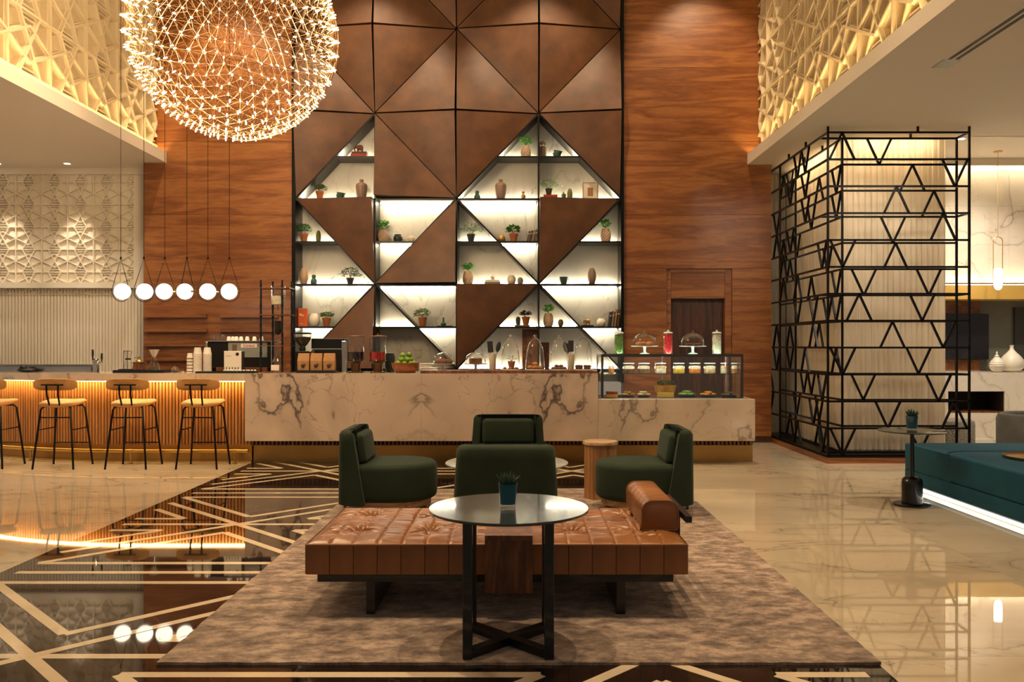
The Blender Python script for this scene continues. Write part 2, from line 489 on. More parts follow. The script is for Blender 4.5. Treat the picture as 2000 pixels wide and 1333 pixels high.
plain('cake_pale', '#d8b888', 0.8, bump=0.4, bscale=60, var=0.3, vscale=30)
plain('nuts', '#7a5638', 0.8, bump=0.8, bscale=50, var=0.4, vscale=40)
plain('candy_red', '#d82a30', 0.35, bump=0.8, bscale=40, var=0.4, vscale=35)
plain('candy_green', '#5a7a2a', 0.5, bump=0.8, bscale=40, var=0.5, vscale=35)
plain('candy_white', '#dcd2bc', 0.5, bump=0.8, bscale=40, var=0.25, vscale=35)
plain('salad', '#84904e', 0.6, bump=0.8, bscale=40, var=0.5, vscale=30)
plain('cheese', '#e0b040', 0.5)
plain('fruit_orange', '#e08428', 0.5, bump=0.5, bscale=40, var=0.3, vscale=30)
plain('fruit_yellow', '#e8b830', 0.5, bump=0.5, bscale=40, var=0.3, vscale=30)
plain('cream_food', '#e8dcc0', 0.6, bump=0.5, bscale=40, var=0.15, vscale=30)
plain('screen_dark', '#1b1a22', 0.2)
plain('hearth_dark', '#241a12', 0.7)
plain('wood_bowl', '#8a4a24', 0.35, coat=0.2, var=0.25, vscale=14)
plain('amber_bowl', '#d88a30', 0.35, var=0.2, vscale=20)
thin_glass('glass')
thin_glass('glass_bold', (0.96, 0.97, 0.96), 1.6, 0.95)
thin_glass('glass_green', (0.75, 0.92, 0.85), 1.2)
plain('wire_metal', '#b8946c', 0.35, 0.85)
emit('led_warm', (1.0, 0.80, 0.52), 6)
emit('shelf_led', (1.0, 0.90, 0.70), 44)
emit('cove_led', (1.0, 0.72, 0.34), 26)
emit('bar_led', (1.0, 0.62, 0.22), 19)
emit('globe_glow', (1.0, 0.88, 0.70), 3.2)
emit('sofa_led', (1.0, 0.95, 0.82), 3.5)
emit('lounge_led', (1.0, 0.86, 0.62), 14)
emit('downlight_glow', (1.0, 0.86, 0.66), 10)
emit('case_led', (1.0, 0.93, 0.82), 22)
emit('curtain_fill_glow', (1.0, 0.84, 0.60), 17)  # glow added inside the sheers to brighten them

# ================================================================ THE SETTING
# ---- floor: pale marble slabs left and right of a dark inlaid band
BX0, BX1 = -3.31, 1.64
fl = struct(MB().box(-10.6, BX0, 0.5, 14.4, -0.10, -0.006).box(BX1, 9.0, 0.5, 14.4, -0.10, -0.006).build('floor', 'grout'))
S = 1.45
tile_me = None
for side in (-1, 1):
    for i in range(5):
        for j in range(9):
            x = (BX0 - S * (i + 1)) if side < 0 else (BX1 + S * i)
            y = 1.02 + S * j
            if tile_me is None:
                o = MB().box(0.001, S - 0.001, 0.001, S - 0.001, -0.006, 0).build('floor_slab', 'floor_marble', fl, loc=(x, y, 0))
                tile_me = o.data
            else:
                o = link('floor_slab', tile_me, fl, (x, y, 0))
band = struct(MB().box(BX0, BX1, 0.5, 14.4, -0.10, -0.0005).build('floor_band', 'band_marble'))
LX0, LX1 = -3.21, 1.54


def strip(x0, y0, x1, y1, dz):
    """one pale inlay strip, cut at the band's border"""
    if abs(x1 - x0) > 1e-6:
        for k in (0, 1):
            if x0 > x1: x0, y0, x1, y1 = x1, y1, x0, y0
        m = (y1 - y0) / (x1 - x0)
        if x0 < LX0: y0 += m * (LX0 - x0); x0 = LX0
        if x1 > LX1: y1 += m * (LX1 - x1); x1 = LX1
        if x1 - x0 < 0.05: return
    o = MB().bar((x0, y0, 0), (x1, y1, 0), 0.058, 0.004)
    o.build('inlay_strip', 'inlay_marble', band, loc=(0, 0, dz - 0.002))


NODE_Y = [1.02, 3.92, 6.82, 9.72]
for yn in NODE_Y:
    strip(LX0, yn, LX1, yn, 0.0006)
    strip(LX0, yn + 1.45, LX1, yn + 1.45, 0.0006)
    for xn in (-2.28, 0.62):
        for sgn in (-1, 1):
            if yn + 1.45 < 11.2 or sgn < 0:
                strip(xn, yn, xn + 1.45, yn + 1.45 * sgn, 0.0009 if sgn > 0 else 0.0012)
                strip(xn, yn, xn - 1.45, yn + 1.45 * sgn, 0.0009 if sgn < 0 else 0.0012)
            ya, yb = yn + 0.3 * sgn, yn + 1.22 * sgn
            strip(xn, ya, xn + 0.92, yb, 0.0007); strip(xn, ya, xn - 0.92, yb, 0.0008)
            strip(xn - 0.92, yb, xn + 0.92, yb, 0.0006)
            yw = yn + 0.22 * sgn
            strip(xn + 0.52, yw, xn + 1.45, yw + 0.93 * sgn, 0.0007); strip(xn - 0.52, yw, xn - 1.45, yw + 0.93 * sgn, 0.0008)
    for sgn in (-1, 1):
        yw = yn + 0.22 * sgn
        strip(LX0, yw, -2.80, yw, 0.0006); strip(-1.76, yw, 0.10, yw, 0.0006); strip(1.14, yw, LX1, yw, 0.0006)

# ---- ceilings
struct(MB().box(-5.6, 3.75, 0.5, 12.9, CEIL, CEIL + 0.1).build('ceiling', 'ceiling_paint'))
cl = struct(MB().box(-10.6, -5.28, 0.5, 13.3, 4.20, 4.28).box(-5.30, -5.28, 0.5, 12.6, 4.28, 4.36).build('ceiling_left', 'ceiling_paint'))
cr = struct(MB().box(3.44, 5.75, 0.5, 13.4, 4.17, 4.25).box(3.44, 3.46, 0.5, 12.6, 4.25, 4.33)
            .box(5.75, 9.0, 0.5, 10.9, 4.17, 4.25).box(5.75, 9.0, 10.85, 13.4, 4.30, 4.36).box(5.75, 9.0, 10.88, 10.9, 4.17, 4.36)
            .box(5.75, 9.0, 12.72, 12.76, 4.19, 4.30).build('ceiling_right', 'ceiling_paint'))
# slot diffuser in the right ceiling
sd = thing('slot_diffuser', 'long black linear air slot with a pale end plate in the right ceiling', 'air vent', (4.12, 8.2, 4.17))
MB().box(-0.085, 0.085, -5.6, -0.24, -0.004, 0).build('frame', 'ceiling_paint', sd)
for q in (-0.035, 0.035):
    MB().box(q - 0.02, q + 0.02, -5.58, -0.25, -0.006, -0.003).build('slot', 'coffee_bean', sd)
MB().box(-0.085, 0.085, -0.24, 0, -0.005, 0).build('end_plate', 'table_grey', sd)


def downlight(x, y, z, label, group):
    t = thing('downlight', label, 'ceiling light', (x, y, z), group=group)
    MB().lathe([(0.045, -0.002), (0.062, -0.004), (0.062, 0), (0.045, 0)], 20).build('ring', 'panel_white', t)
    MB().lathe([(0.044, -0.0035), (0.044, -0.001)], 20).build('lens', 'downlight_glow', t)


downlight(-6.80, 12.66, 4.20, 'small round recessed downlight glowing above the white relief wall', 'downlights over the white relief wall')
downlight(-7.85, 12.66, 4.20, 'small round recessed downlight glowing above the white relief wall', 'downlights over the white relief wall')
downlight(6.10, 11.55, 4.30, 'small round recessed downlight glowing beside the curtained column', None)

# ---- wood walls
YW = 12.6
SEAMS = [0.0, 0.09, 1.2, 2.31, 3.417, 4.523, 5.63, 6.74, CEIL]


def panels(w, x0, x1, zs, name='veneer_panel'):
    for a, b in zip(zs[:-1], zs[1:]):
        MB().box(x0 + 0.002, x1 - 0.002, YW, YW + 0.03, a + 0.002, b - 0.002).build(name, 'veneer', w)


XL0, XL1 = gx(280, YW), gx(572, YW)
wl = struct(MB().box(XL0, XL1, YW + 0.028, YW + 0.3, 0, CEIL).build('wall_back_left', 'veneer_dark'))
panels(wl, XL0, XL1, SEAMS)
XR0, XR1 = gx(1217, YW), gx(1507, YW)
DX0, DX1, DZ = gx(1302, YW), gx(1430, YW), gz(525, YW)
wr = struct(MB().box(XR0, DX0, YW + 0.028, YW + 0.25, 0, CEIL).box(DX1, XR1, YW + 0.028, YW + 0.25, 0, CEIL).box(DX0, DX1, YW + 0.028, YW + 0.25, DZ, CEIL).build('wall_back_right', 'veneer_dark'))
panels(wr, XR0, XR1, [DZ, 3.417, 4.523, 5.63, 6.74, CEIL])
panels(wr, XR0, DX0, [0.09, 1.2, 2.31, DZ]); panels(wr, DX1, XR1, [0.09, 1.2, 2.31, DZ])
struct(MB().box(DX1, XR1, YW - 0.006, YW + 0.02, 0, 0.085).box(XR0, DX0, YW - 0.006, YW + 0.02, 0, 0.085).build('baseboard_back', 'veneer_dark'))
dr = struct(link('door_1', None))
dx0, dx1, dz1 = gx(1311, YW), gx(1417, YW), gz(583, YW)
MB().box(DX0, dx0, YW + 0.03, YW + 0.15, 0, DZ).build('jamb', 'veneer', dr)
MB().box(dx1, DX1, YW + 0.03, YW + 0.15, 0, DZ).build('jamb', 'veneer', dr)
MB().box(dx0, dx1, YW + 0.045, YW + 0.15, dz1, DZ - 0.06).build('transom_panel', 'veneer', dr)
MB().box(dx0, dx1, YW + 0.03, YW + 0.15, DZ - 0.06, DZ).build('header', 'veneer', dr)
MB().box(dx0, dx1, YW + 0.14, YW + 0.19, 0, dz1).build('door_leaf', 'veneer_dark', dr)

# ledges on the left wood wall
GL = 'wooden wall ledges behind the coffee bar'
for k, py in enumerate((615, 643, 671, 699)):
    for j, (a, b) in enumerate(((286, 406), (433, 545))):
        z = gz(py, YW)
        word = ('topmost', 'second from top', 'third from top', 'lowest')[k]
        where = 'beside the pale slatted wall' if j == 0 else 'behind the cold drip tower'
        o = MB().box(gx(a, YW), gx(b, YW), YW - 0.07, YW, z - 0.045, z).build('wall_ledge', 'veneer')
        tag(o, f'thin wooden wall ledge {where}, {word} of its column', 'ledge', GL)

# ---- far left wall: relief tiles above, fluted slats below
YF = 13.0
wf = struct(MB().box(-9.5, XL0, YF, YF + 0.2, 0, 4.2).build('wall_far_left', 'panel_white'))
zt, zb = gz(342, YF), gz(548, YF)
TW, TH = 0.40, 0.348


def star_bars(mb, w, h, bar, d0, d1, thin=None, tap=0.9):
    """one tile of the geometric pattern, centred on a star; in (u, v) with depth d0..d1"""
    thin = bar * 0.6 if thin is None else thin
    segs = [((-w / 2, h / 2), (w / 2, h / 2), bar), ((-w / 2, -h / 2), (w / 2, -h / 2), bar), ((0, -h / 2), (0, h / 2), bar)]
    for sx in (-1, 1):
        for sy in (-1, 1):
            segs.append(((0, 0), (sx * w / 2, sy * h * 0.29), bar))
            segs.append(((sx * w / 2, 0), (sx * w * 0.26, sy * h / 2), bar))
            if thin > 0: segs.append(((sx * w * 0.5, sy * h * 0.40), (sx * w * 0.30, sy * h * 0.40), thin))
    for k, (p, q, b) in enumerate(segs):
        p = Vector((p[0], 0, p[1])); q = Vector((q[0], 0, q[1]))
        d = (q - p).normalized(); n = Vector((-d.z, 0, d.x)) * (b / 2); e = 0.0004 * (k % 5)
        f0 = [p - n, p + n, q + n, q - n]; f1 = [p - n * tap, p + n * tap, q + n * tap, q - n * tap]
        mb.add([(v.x, d0, v.z) for v in f0] + [(v.x, d1 - e, v.z) for v in f1], [(4, 5, 6, 7), (0, 1, 5, 4), (1, 2, 6, 5), (2, 3, 7, 6), (3, 0, 4, 7)])
    return mb


tile = None
x = gx(172 / 5.128, YF)
n0 = gz(320 + 300 / 5.128, YF)
for i in range(-4, 5):
    for j in range(-4, 2):
        cx_ = x + i * TW + 0.0; cz_ = n0 + j * TH
        if cx_ - TW / 2 > -5.75: continue
        if tile is None:
            mb = star_bars(MB(), TW, TH, 0.016, 0, -0.042, 0.008)
            mb.box(-TW / 2 + 0.001, TW / 2 - 0.001, -0.004, 0, -TH / 2 + 0.001, TH / 2 - 0.001)
            o = mb.build('relief_tile', 'panel_white', wf, loc=(cx_, YF, cz_)); tile = o.data
        else:
            link('relief_tile', tile, wf, (cx_, YF, cz_))
struct(MB().box(-9.5, XL0, YF - 0.06, YF, zt + 0.0, 4.2).build('trim_1', 'panel_white'))
zl = gz(568, YF)
struct(MB().box(-9.5, XL0, YF - 0.16, YF, zl + 0.03, zb - 0.04).build('trim_2', 'panel_white'))
sl = None
n = 0
xx = XL0 - 0.03
while xx > -8.6:
    if sl is None:
        o = MB().prism_z([(-0.021, 0), (-0.021, -0.022), (-0.012, -0.034), (0.012, -0.034), (0.021, -0.022), (0.021, 0)], 0, zl + 0.02).build('wall_slat', 'panel_white', wf, loc=(xx, YF, 0)); sl = o.data
    else:
        link('wall_slat', sl, wf, (xx, YF, 0))
    xx -= 0.05

# ---- upper lattice walls left and right of the double-height hall
def lattice_wall(name, X, side, ylist, strip_x):
    # side +1: wall on the left, pattern faces +X
    w = struct(MB().box(min(X, X - side * 0.25), max(X - side * 0.13, X - side * 0.25), 5.0, YW, 4.26, CEIL).build(name, 'lattice_back')) if False else None
    xa, xb = sorted((X - side * 0.11, X - side * 0.22))
    w = struct(MB().box(xa, xb, 4.6, YW, 4.26, CEIL).build(name, 'lattice_back'))
    w_, h_ = 0.82, 0.70
    me = None
    for y in ylist:
        for k in range(5):
            z = 4.80 + (k) * h_
            if z - h_ / 2 > CEIL: continue
            if me is None:
                mb = star_bars(star_bars(MB(), w_, h_, 0.064, 0.0, -0.075, 0.024), w_, h_, 0.03, -0.07, -0.11, 0)
                o = mb.build('lattice_tile', 'lattice_plaster', w); me = o.data
            else:
                o = link('lattice_tile', me, w)
            o.location = (X - side * 0.11, y, z)
            o.rotation_euler = (0, 0, PI / 2 * side)
    return w


ys = [12.19 - 0.82 * k for k in range(9)]
wlat = lattice_wall('wall_left', -5.41, 1, ys, -5.36)
wrat = lattice_wall('wall_right', 3.60, -1, ys, 3.52)
for nm, lx in (('left', -5.37), ('right', 3.54)):
    zc = 4.28 if nm == 'left' else 4.25
    t = tag(MB().box(lx - 0.02, lx + 0.02, 4.8, 12.55, zc, zc + 0.012).build('cove_light', 'cove_led'),
            f'warm cove light strip hidden in the ledge under the {nm} lattice wall', 'light strip')

# ---- far right lounge wall with hearth
YM = 13.0
wm = struct(MB().box(3.9, 9.0, 13.35, 13.5, 0, 4.36).build('wall_far_right', 'green_marble'))
zg = gz(550, YM)
k = 0
for (x0, x1) in ((5.0, 6.4), (6.4, 7.6), (7.6, 9.0)):
    for (z0, z1) in ((zg - 0.02, 3.02), (3.02, 3.62), (3.62, 4.30)):
        MB().box(x0 + 0.001, x1 - 0.001, YM, YM + 0.35, z0, z1 - 0.002).build('marble_slab', 'wall_marble', wm)
MB().box(5.0, 9.0, 12.78, 13.35, gz(585, 12.8), gz(557, 12.8)).build('gold_band', 'gold_panel', wm)
tag(MB().box(5.0, 9.0, 12.90, 12.94, gz(557, 12.8) + 0.002, gz(557, 12.8) + 0.015).build('wall_wash_light', 'lounge_led'), 'white light strip lying on the gold band below the marble slabs', 'light strip')
tag(MB().box(5.8, 9.0, 12.84, 12.87, 4.28, 4.298).build('ceiling_wash_light', 'lounge_led'), 'light strip in the ceiling cove above the marble slabs', 'light strip')
hz = gz(728, 12.4)
fx0, fx1, fz0, fz1 = gx(1852, 12.4), gx(1962, 12.4), gz(807, 12.4), gz(765, 12.4)
he = thing('hearth', 'long cream marble hearth ledge with a dark slot fireplace', 'fireplace', (0, 12.4, 0))
for nm, a in (('marble_block', (5.72, fx0, 0, 0.9, 0.08, hz)), ('marble_block', (fx1, 9.0, 0, 0.9, 0.08, hz)),
              ('marble_block', (fx0, fx1, 0, 0.9, 0.08, fz0)), ('marble_block', (fx0, fx1, 0, 0.9, fz1, hz))):
    MB().box(a[0], a[1], a[2], a[3], a[4], a[5]).build(nm, 'wall_marble', he)
MB().box(fx0, fx1, 0.55, 0.6, fz0, fz1).box(fx0, fx0 + 0.01, 0.02, 0.55, fz0, fz1).box(fx1 - 0.01, fx1, 0.02, 0.55, fz0, fz1).build('firebox', 'hearth_dark', he)
MB().box(fx0, fx1, 0.005, 0.55, fz0, fz0 + 0.02).build('firebox_floor', 'walnut', he)
MB().box(5.72, 9.0, -0.12, 0.9, 0, 0.08).build('step', 'wall_marble', he)
tvx0, tvx1 = gx(1846, 13.2), gx(1922, 13.2)
w = thing('wood_wall_panel', 'upright reddish wood panel behind the dark screen', 'wall panel', (0, 13.3, hz))
pw = (tvx1 - tvx0) / 6
for k in range(6):
    MB().box(tvx0 + k * pw + 0.001, tvx0 + (k + 1) * pw - 0.001, 0, 0.05, 0, gz(585, 13.2) - hz).build('board', 'veneer', w)
t = thing('television', 'dark flat television screen hung in front of the reddish wood panel', 'television', (gx(1892, 13.1), 13.2, gz(658, 13.1)))
MB().box(-0.37, 0.37, 0, 0.05, -0.36, 0.36).build('casing', 'black_plastic', t)
MB().box(-0.36, 0.36, -0.004, 0, -0.35, 0.35).build('screen', 'screen_dark', t)
MB().box(-0.1, 0.1, 0.05, 0.1, -0.1, 0.1).build('wall_bracket', 'black_metal', t)
MB().box(gx(1990, 13.2), 9, 13.30, 13.35, hz, gz(600, 13.2)).build('dark_niche_panel', 'dark_pot', wm)

# ================================================================ SHELF WALL
cX = [gx(v, YW) for v in (579, 733, 892, 1052, 1212)]
rZ = [gz(v, YW) for v in (-274, -108, 58, 223, 388, 555, 721)]      # top .. bottom
zA, zBt, zC = rZ[2], rZ[3], rZ[4]
YN = 12.95
sh = thing('shelf_wall', 'tall wall of brown leather triangles and lit triangular display niches', 'shelf unit', (0, 0, 0))
MB().box(cX[0] - 0.06, cX[4] + 0.06, YN, YN + 0.05, 0.9, rZ[3]).build('back_panel', 'niche_marble', sh)
MB().box(cX[0] - 0.06, cX[4] + 0.06, YN - 0.02, YN + 0.05, rZ[3], CEIL).build('backing_board', 'black_paint', sh)
for a, b in ((cX[0] - 0.055, cX[0]), (cX[4], cX[4] + 0.045)):
    MB().box(a, b, YW - 0.06, YN, 0.9, CEIL).build('side_post', 'black_metal', sh)
for i in (1, 2, 3):
    MB().box(cX[i] - 0.012, cX[i] + 0.012, YW - 0.03, YN, 0.9, rZ[3]).build('upright', 'frame_steel', sh)
for k in (4, 5, 6):
    MB().box(cX[0], cX[4], YW - 0.03, YN, rZ[k] - 0.03, rZ[k]).build('shelf_board', 'frame_steel', sh)
# cell layout: diagonal '/' or '\\', which triangles are open niches (u upper, l lower)
ROWS = {0: '/\\/\\', 1: '/\\/\\', 2: '\\/\\/', 3: '/\\/\\', 4: '\\/\\/', 5: '/\\/\\'}
ROWS[0] = '\\/\\/'
OPEN = {(0, 3): 'l', (2, 3): 'l', (3, 3): 'l', (0, 4): 'l', (1, 4): 'u', (2, 4): 'ul', (3, 4): 'l',
        (0, 5): 'u', (1, 5): 'ul', (2, 5): 'l', (3, 5): 'ul'}
DARK = {(1, 5, 'l', 1)}


def tri(c, r, which):
    x0, x1, z1, z0 = cX[c], cX[c + 1], rZ[r], rZ[r + 1]
    d = ROWS[r][c]
    if d == '/':
        return [(x0, z0), (x1, z0), (x1, z1)] if which == 'l' else [(x0, z0), (x1, z1), (x0, z1)]
    return [(x0, z1), (x0, z0), (x1, z0)] if which == 'l' else [(x0, z1), (x1, z0), (x1, z1)]


for r in range(6):
    for c in range(4):
        x0, x1, z1, z0 = cX[c], cX[c + 1], rZ[r], rZ[r + 1]
        d = ROWS[r][c]
        op = OPEN.get((c, r), '')
        pa, pb = ((x0, z0), (x1, z1)) if d == '/' else ((x0, z1), (x1, z0))
        if op:
            MB().bar((pa[0], (YW - 0.03 + YN) / 2, pa[1]), (pb[0], (YW - 0.03 + YN) / 2, pb[1]), YN - YW + 0.03, 0.026, up=(0, 0, 1)).build('diagonal_brace', 'frame_steel', sh)
        for wh in 'ul':
            T3 = tri(c, r, wh)
            ctr = (sum(p[0] for p in T3) / 3, sum(p[1] for p in T3) / 3)
            if wh not in op:
                # right-angle corner stands proud
                rc = [p for p in T3 if p not in (pa, pb)][0]
                ins = []
                for p in T3:
                    v = Vector((ctr[0] - p[0], ctr[1] - p[1])); L_ = v.length
                    q = Vector(p) + v * (0.022 / L_)
                    ins.append((q.x, q.y, 0.23 if p == rc else (0.04 if p is T3[0] else 0.0)))
                NSUB = 6
                mb = MB(); idx = {}
                vs_ = []
                for a in range(NSUB + 1):
                    for b in range(NSUB + 1 - a):
                        u, v = a / NSUB, b / NSUB; w_ = 1 - u - v
                        x_ = u * ins[0][0] + v * ins[1][0] + w_ * ins[2][0]
                        z_ = u * ins[0][1] + v * ins[1][1] + w_ * ins[2][1]
                        y_ = u * ins[0][2] + v * ins[1][2] + w_ * ins[2][2]
                        bul = 0.06 * (27 * u * v * w_) * 0.35 + 0.02
                        idx[a, b] = len(vs_); vs_.append((x_, YW - y_ - bul, z_))
                fs = []
                for a in range(NSUB):
                    for b in range(NSUB - a):
                        fs.append((idx[a, b], idx[a + 1, b], idx[a, b + 1]))
                        if a + b < NSUB - 1: fs.append((idx[a + 1, b], idx[a + 1, b + 1], idx[a, b + 1]))
                rim = [idx[a, 0] for a in range(NSUB + 1)] + [idx[NSUB - b, b] for b in range(1, NSUB + 1)] + [idx[0, NSUB - b] for b in range(1, NSUB)]
                nb = len(vs_)
                for q in rim: vs_.append((vs_[q][0], YW + 0.05, vs_[q][2]))
                m_ = len(rim)
                for q in range(m_): fs.append((rim[q], rim[(q + 1) % m_], nb + (q + 1) % m_, nb + q))
                fs.append(tuple(range(nb, nb + m_)))
                mb.add(vs_, fs).build('leather_panel', 'panel_leather', sh, smooth=True)
            else:
                zm = (z0 + z1) / 2
                xs_hyp = (x0 + x1) / 2
                left_side = (wh == 'l' and d == '\\') or (wh == 'u' and d == '/')
                a, b = (x0, xs_hyp) if left_side else (xs_hyp, x1)
                MB().box(a, b, YW - 0.02, YN, zm - 0.026, zm).build('shelf_board', 'frame_steel', sh)
                # light strips: under the boards in upper niches, along the back edge in lower niches
                for comp in (0, 1):           # 0 upper compartment, 1 lower compartment
                    if (c, r, wh, comp) in DARK: continue
                    if wh == 'u':
                        za = (z1 - 0.03 if comp == 0 else zm - 0.026) - 0.012
                        sa, sb = (x0, x1) if comp == 0 else (a, b)
                    else:
                        za = (zm if comp == 0 else z0) + 0.001
                        sa, sb = (a, b) if comp == 0 else (x0, x1)
                    sa += 0.035; sb -= 0.035
                    ya = YN - 0.05 if wh == 'l' else YN - 0.10
                    MB().box(sa, sb, ya, ya + 0.02, za, za + 0.010).build('light_strip', 'shelf_led', sh)

# ================================================================ COUNTERS
YC = 10.2
TOPZ = 1.114
LOWZ = gz(780, YC)
MX0, MX1, MX2 = gx(478, YC), gx(1168, YC), gx(1475, YC)
mc = thing('service_counter', 'long veined cream marble service counter with brass plinth', 'counter', (0, YC, 0))
xm = gx(823, YC)
for a, b in ((MX0, xm), (xm, MX1)):
    MB().box(a + 0.0008, b - 0.0008, 0, 0.03, 0.293, TOPZ).build('marble_slab', 'counter_marble', mc)
MB().box(MX0, MX1, 0.03, 0.85, TOPZ - 0.03, TOPZ).build('worktop', 'counter_marble_plain', mc)
MB().box(MX0, MX1, 0.03, 0.82, 0.293, TOPZ - 0.03).build('carcass', 'counter_marble_plain', mc)
MB().box(MX0 + 0.02, MX1, 0.28, 0.85, 0, 0.21).build('plinth', 'brass_brushed', mc)
def slat_band(xa, xb, par):
    sb = MB()
    while xa < xb - 0.03:
        sb.box(xa, xa + 0.028, 0.25, 0.29, 0.21, 0.293); xa += 0.05
    o = sb.build('slat_band', 'walnut', par); o['kind'] = 'stuff'


slat_band(MX0, MX1, mc)
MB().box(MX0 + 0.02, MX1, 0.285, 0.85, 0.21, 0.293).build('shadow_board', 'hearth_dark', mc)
lc = thing('low_counter', 'low cream marble counter block carrying the glass food case', 'counter', (0, YC, 0))
MB().box(MX1 + 0.001, MX2, 0, 0.85, 0.293, LOWZ).build('marble_block', 'counter_marble_plain', lc, bevel=0.004, seg=1)
MB().box(MX1 + 0.001, gx(1470, 10.48), 0.28, 0.85, 0, 0.21).build('plinth', 'brass_brushed', lc)
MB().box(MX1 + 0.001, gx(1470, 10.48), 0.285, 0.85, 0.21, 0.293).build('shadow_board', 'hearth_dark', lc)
slat_band(MX1 + 0.01, gx(1470, 10.48), lc)

# curved bar
bc = thing('bar_counter', 'curved bar counter with marble top and glowing timber slat front', 'bar', (0, 0, 0))


def bary(x, off=0.0):
    return YC + off + (0.11 * (x + 4.6) ** 2 if x < -4.6 else 0.0)


bx = [MX0 - 0.001 - 0.18 * i for i in range(30)]
mb = MB()
for a, b in zip(bx[:-1], bx[1:]):
    pass
poly = [(x, bary(x)) for x in bx] + [(x, bary(x, 0.75)) for x in reversed(bx)]
mb.prism_z(poly, 1.02, TOPZ).build('bar_top', 'counter_marble_plain', bc)
poly = [(x, bary(x, 0.28)) for x in bx] + [(x, bary(x, 0.72)) for x in reversed(bx)]
MB().prism_z(poly, 0.22, 1.02).build('carcass', 'hearth_dark', bc)
poly = [(x, bary(x, 0.28)) for x in bx] + [(x, bary(x, 0.72)) for x in reversed(bx)]
MB().prism_z(poly, 0.02, 0.22).build('plinth', 'brass_brushed', bc)
poly = [(x, bary(x, 0.26)) for x in bx] + [(x, bary(x, 0.30)) for x in reversed(bx)]
MB().prism_z(poly, 0.0, 0.02).build('floor_trim', 'brass', bc)
me = None; x = MX0 - 0.024
while x > -8.4:
    sl_ = 0.22 * (x + 4.6) if x < -4.6 else 0
    if me is None:
        o = MB().prism_z([(-0.0145, 0.02), (-0.0145, -0.008), (-0.010, -0.014), (0.010, -0.014), (0.0145, -0.008), (0.0145, 0.02)], 0.22, 1.02).build('timber_slat', 'slat_wood', bc); me = o.data
    else: o = link('timber_slat', me, bc)
    o.location = (x, bary(x, 0.26), 0); o.rotation_euler = (0, 0, math.atan(sl_))
    x -= 0.041
poly = [(x, bary(x, 0.145)) for x in bx] + [(x, bary(x, 0.20)) for x in reversed(bx)]
MB().prism_z(poly, 1.008, 1.019).build('light_strip', 'bar_led', bc)
fr_ = thing('foot_rail', 'polished brass foot rail on posts along the bar plinth', 'foot rail', (0, 0, 0))
MB().tube([(x, bary(x, 0.13), 0.155) for x in bx[:26]], 0.022, 12).build('rail', 'brass', fr_, smooth=True)
for px in (-180, 60, 257, 460):
    x = gx(px, 10.35) if px > 100 else gx(px, 10.6)
    y = bary(x, 0.13)
    MB().lathe([(0.03, 0), (0.03, 0.008), (0.012, 0.012), (0.012, 0.135)], 12, (x, y, 0)).build('post', 'brass', fr_, smooth=True)
    MB().tube([(x - 0.025, y, 0.155), (x + 0.025, y, 0.155)], 0.025, 12).build('collar', 'brass', fr_, smooth=True)

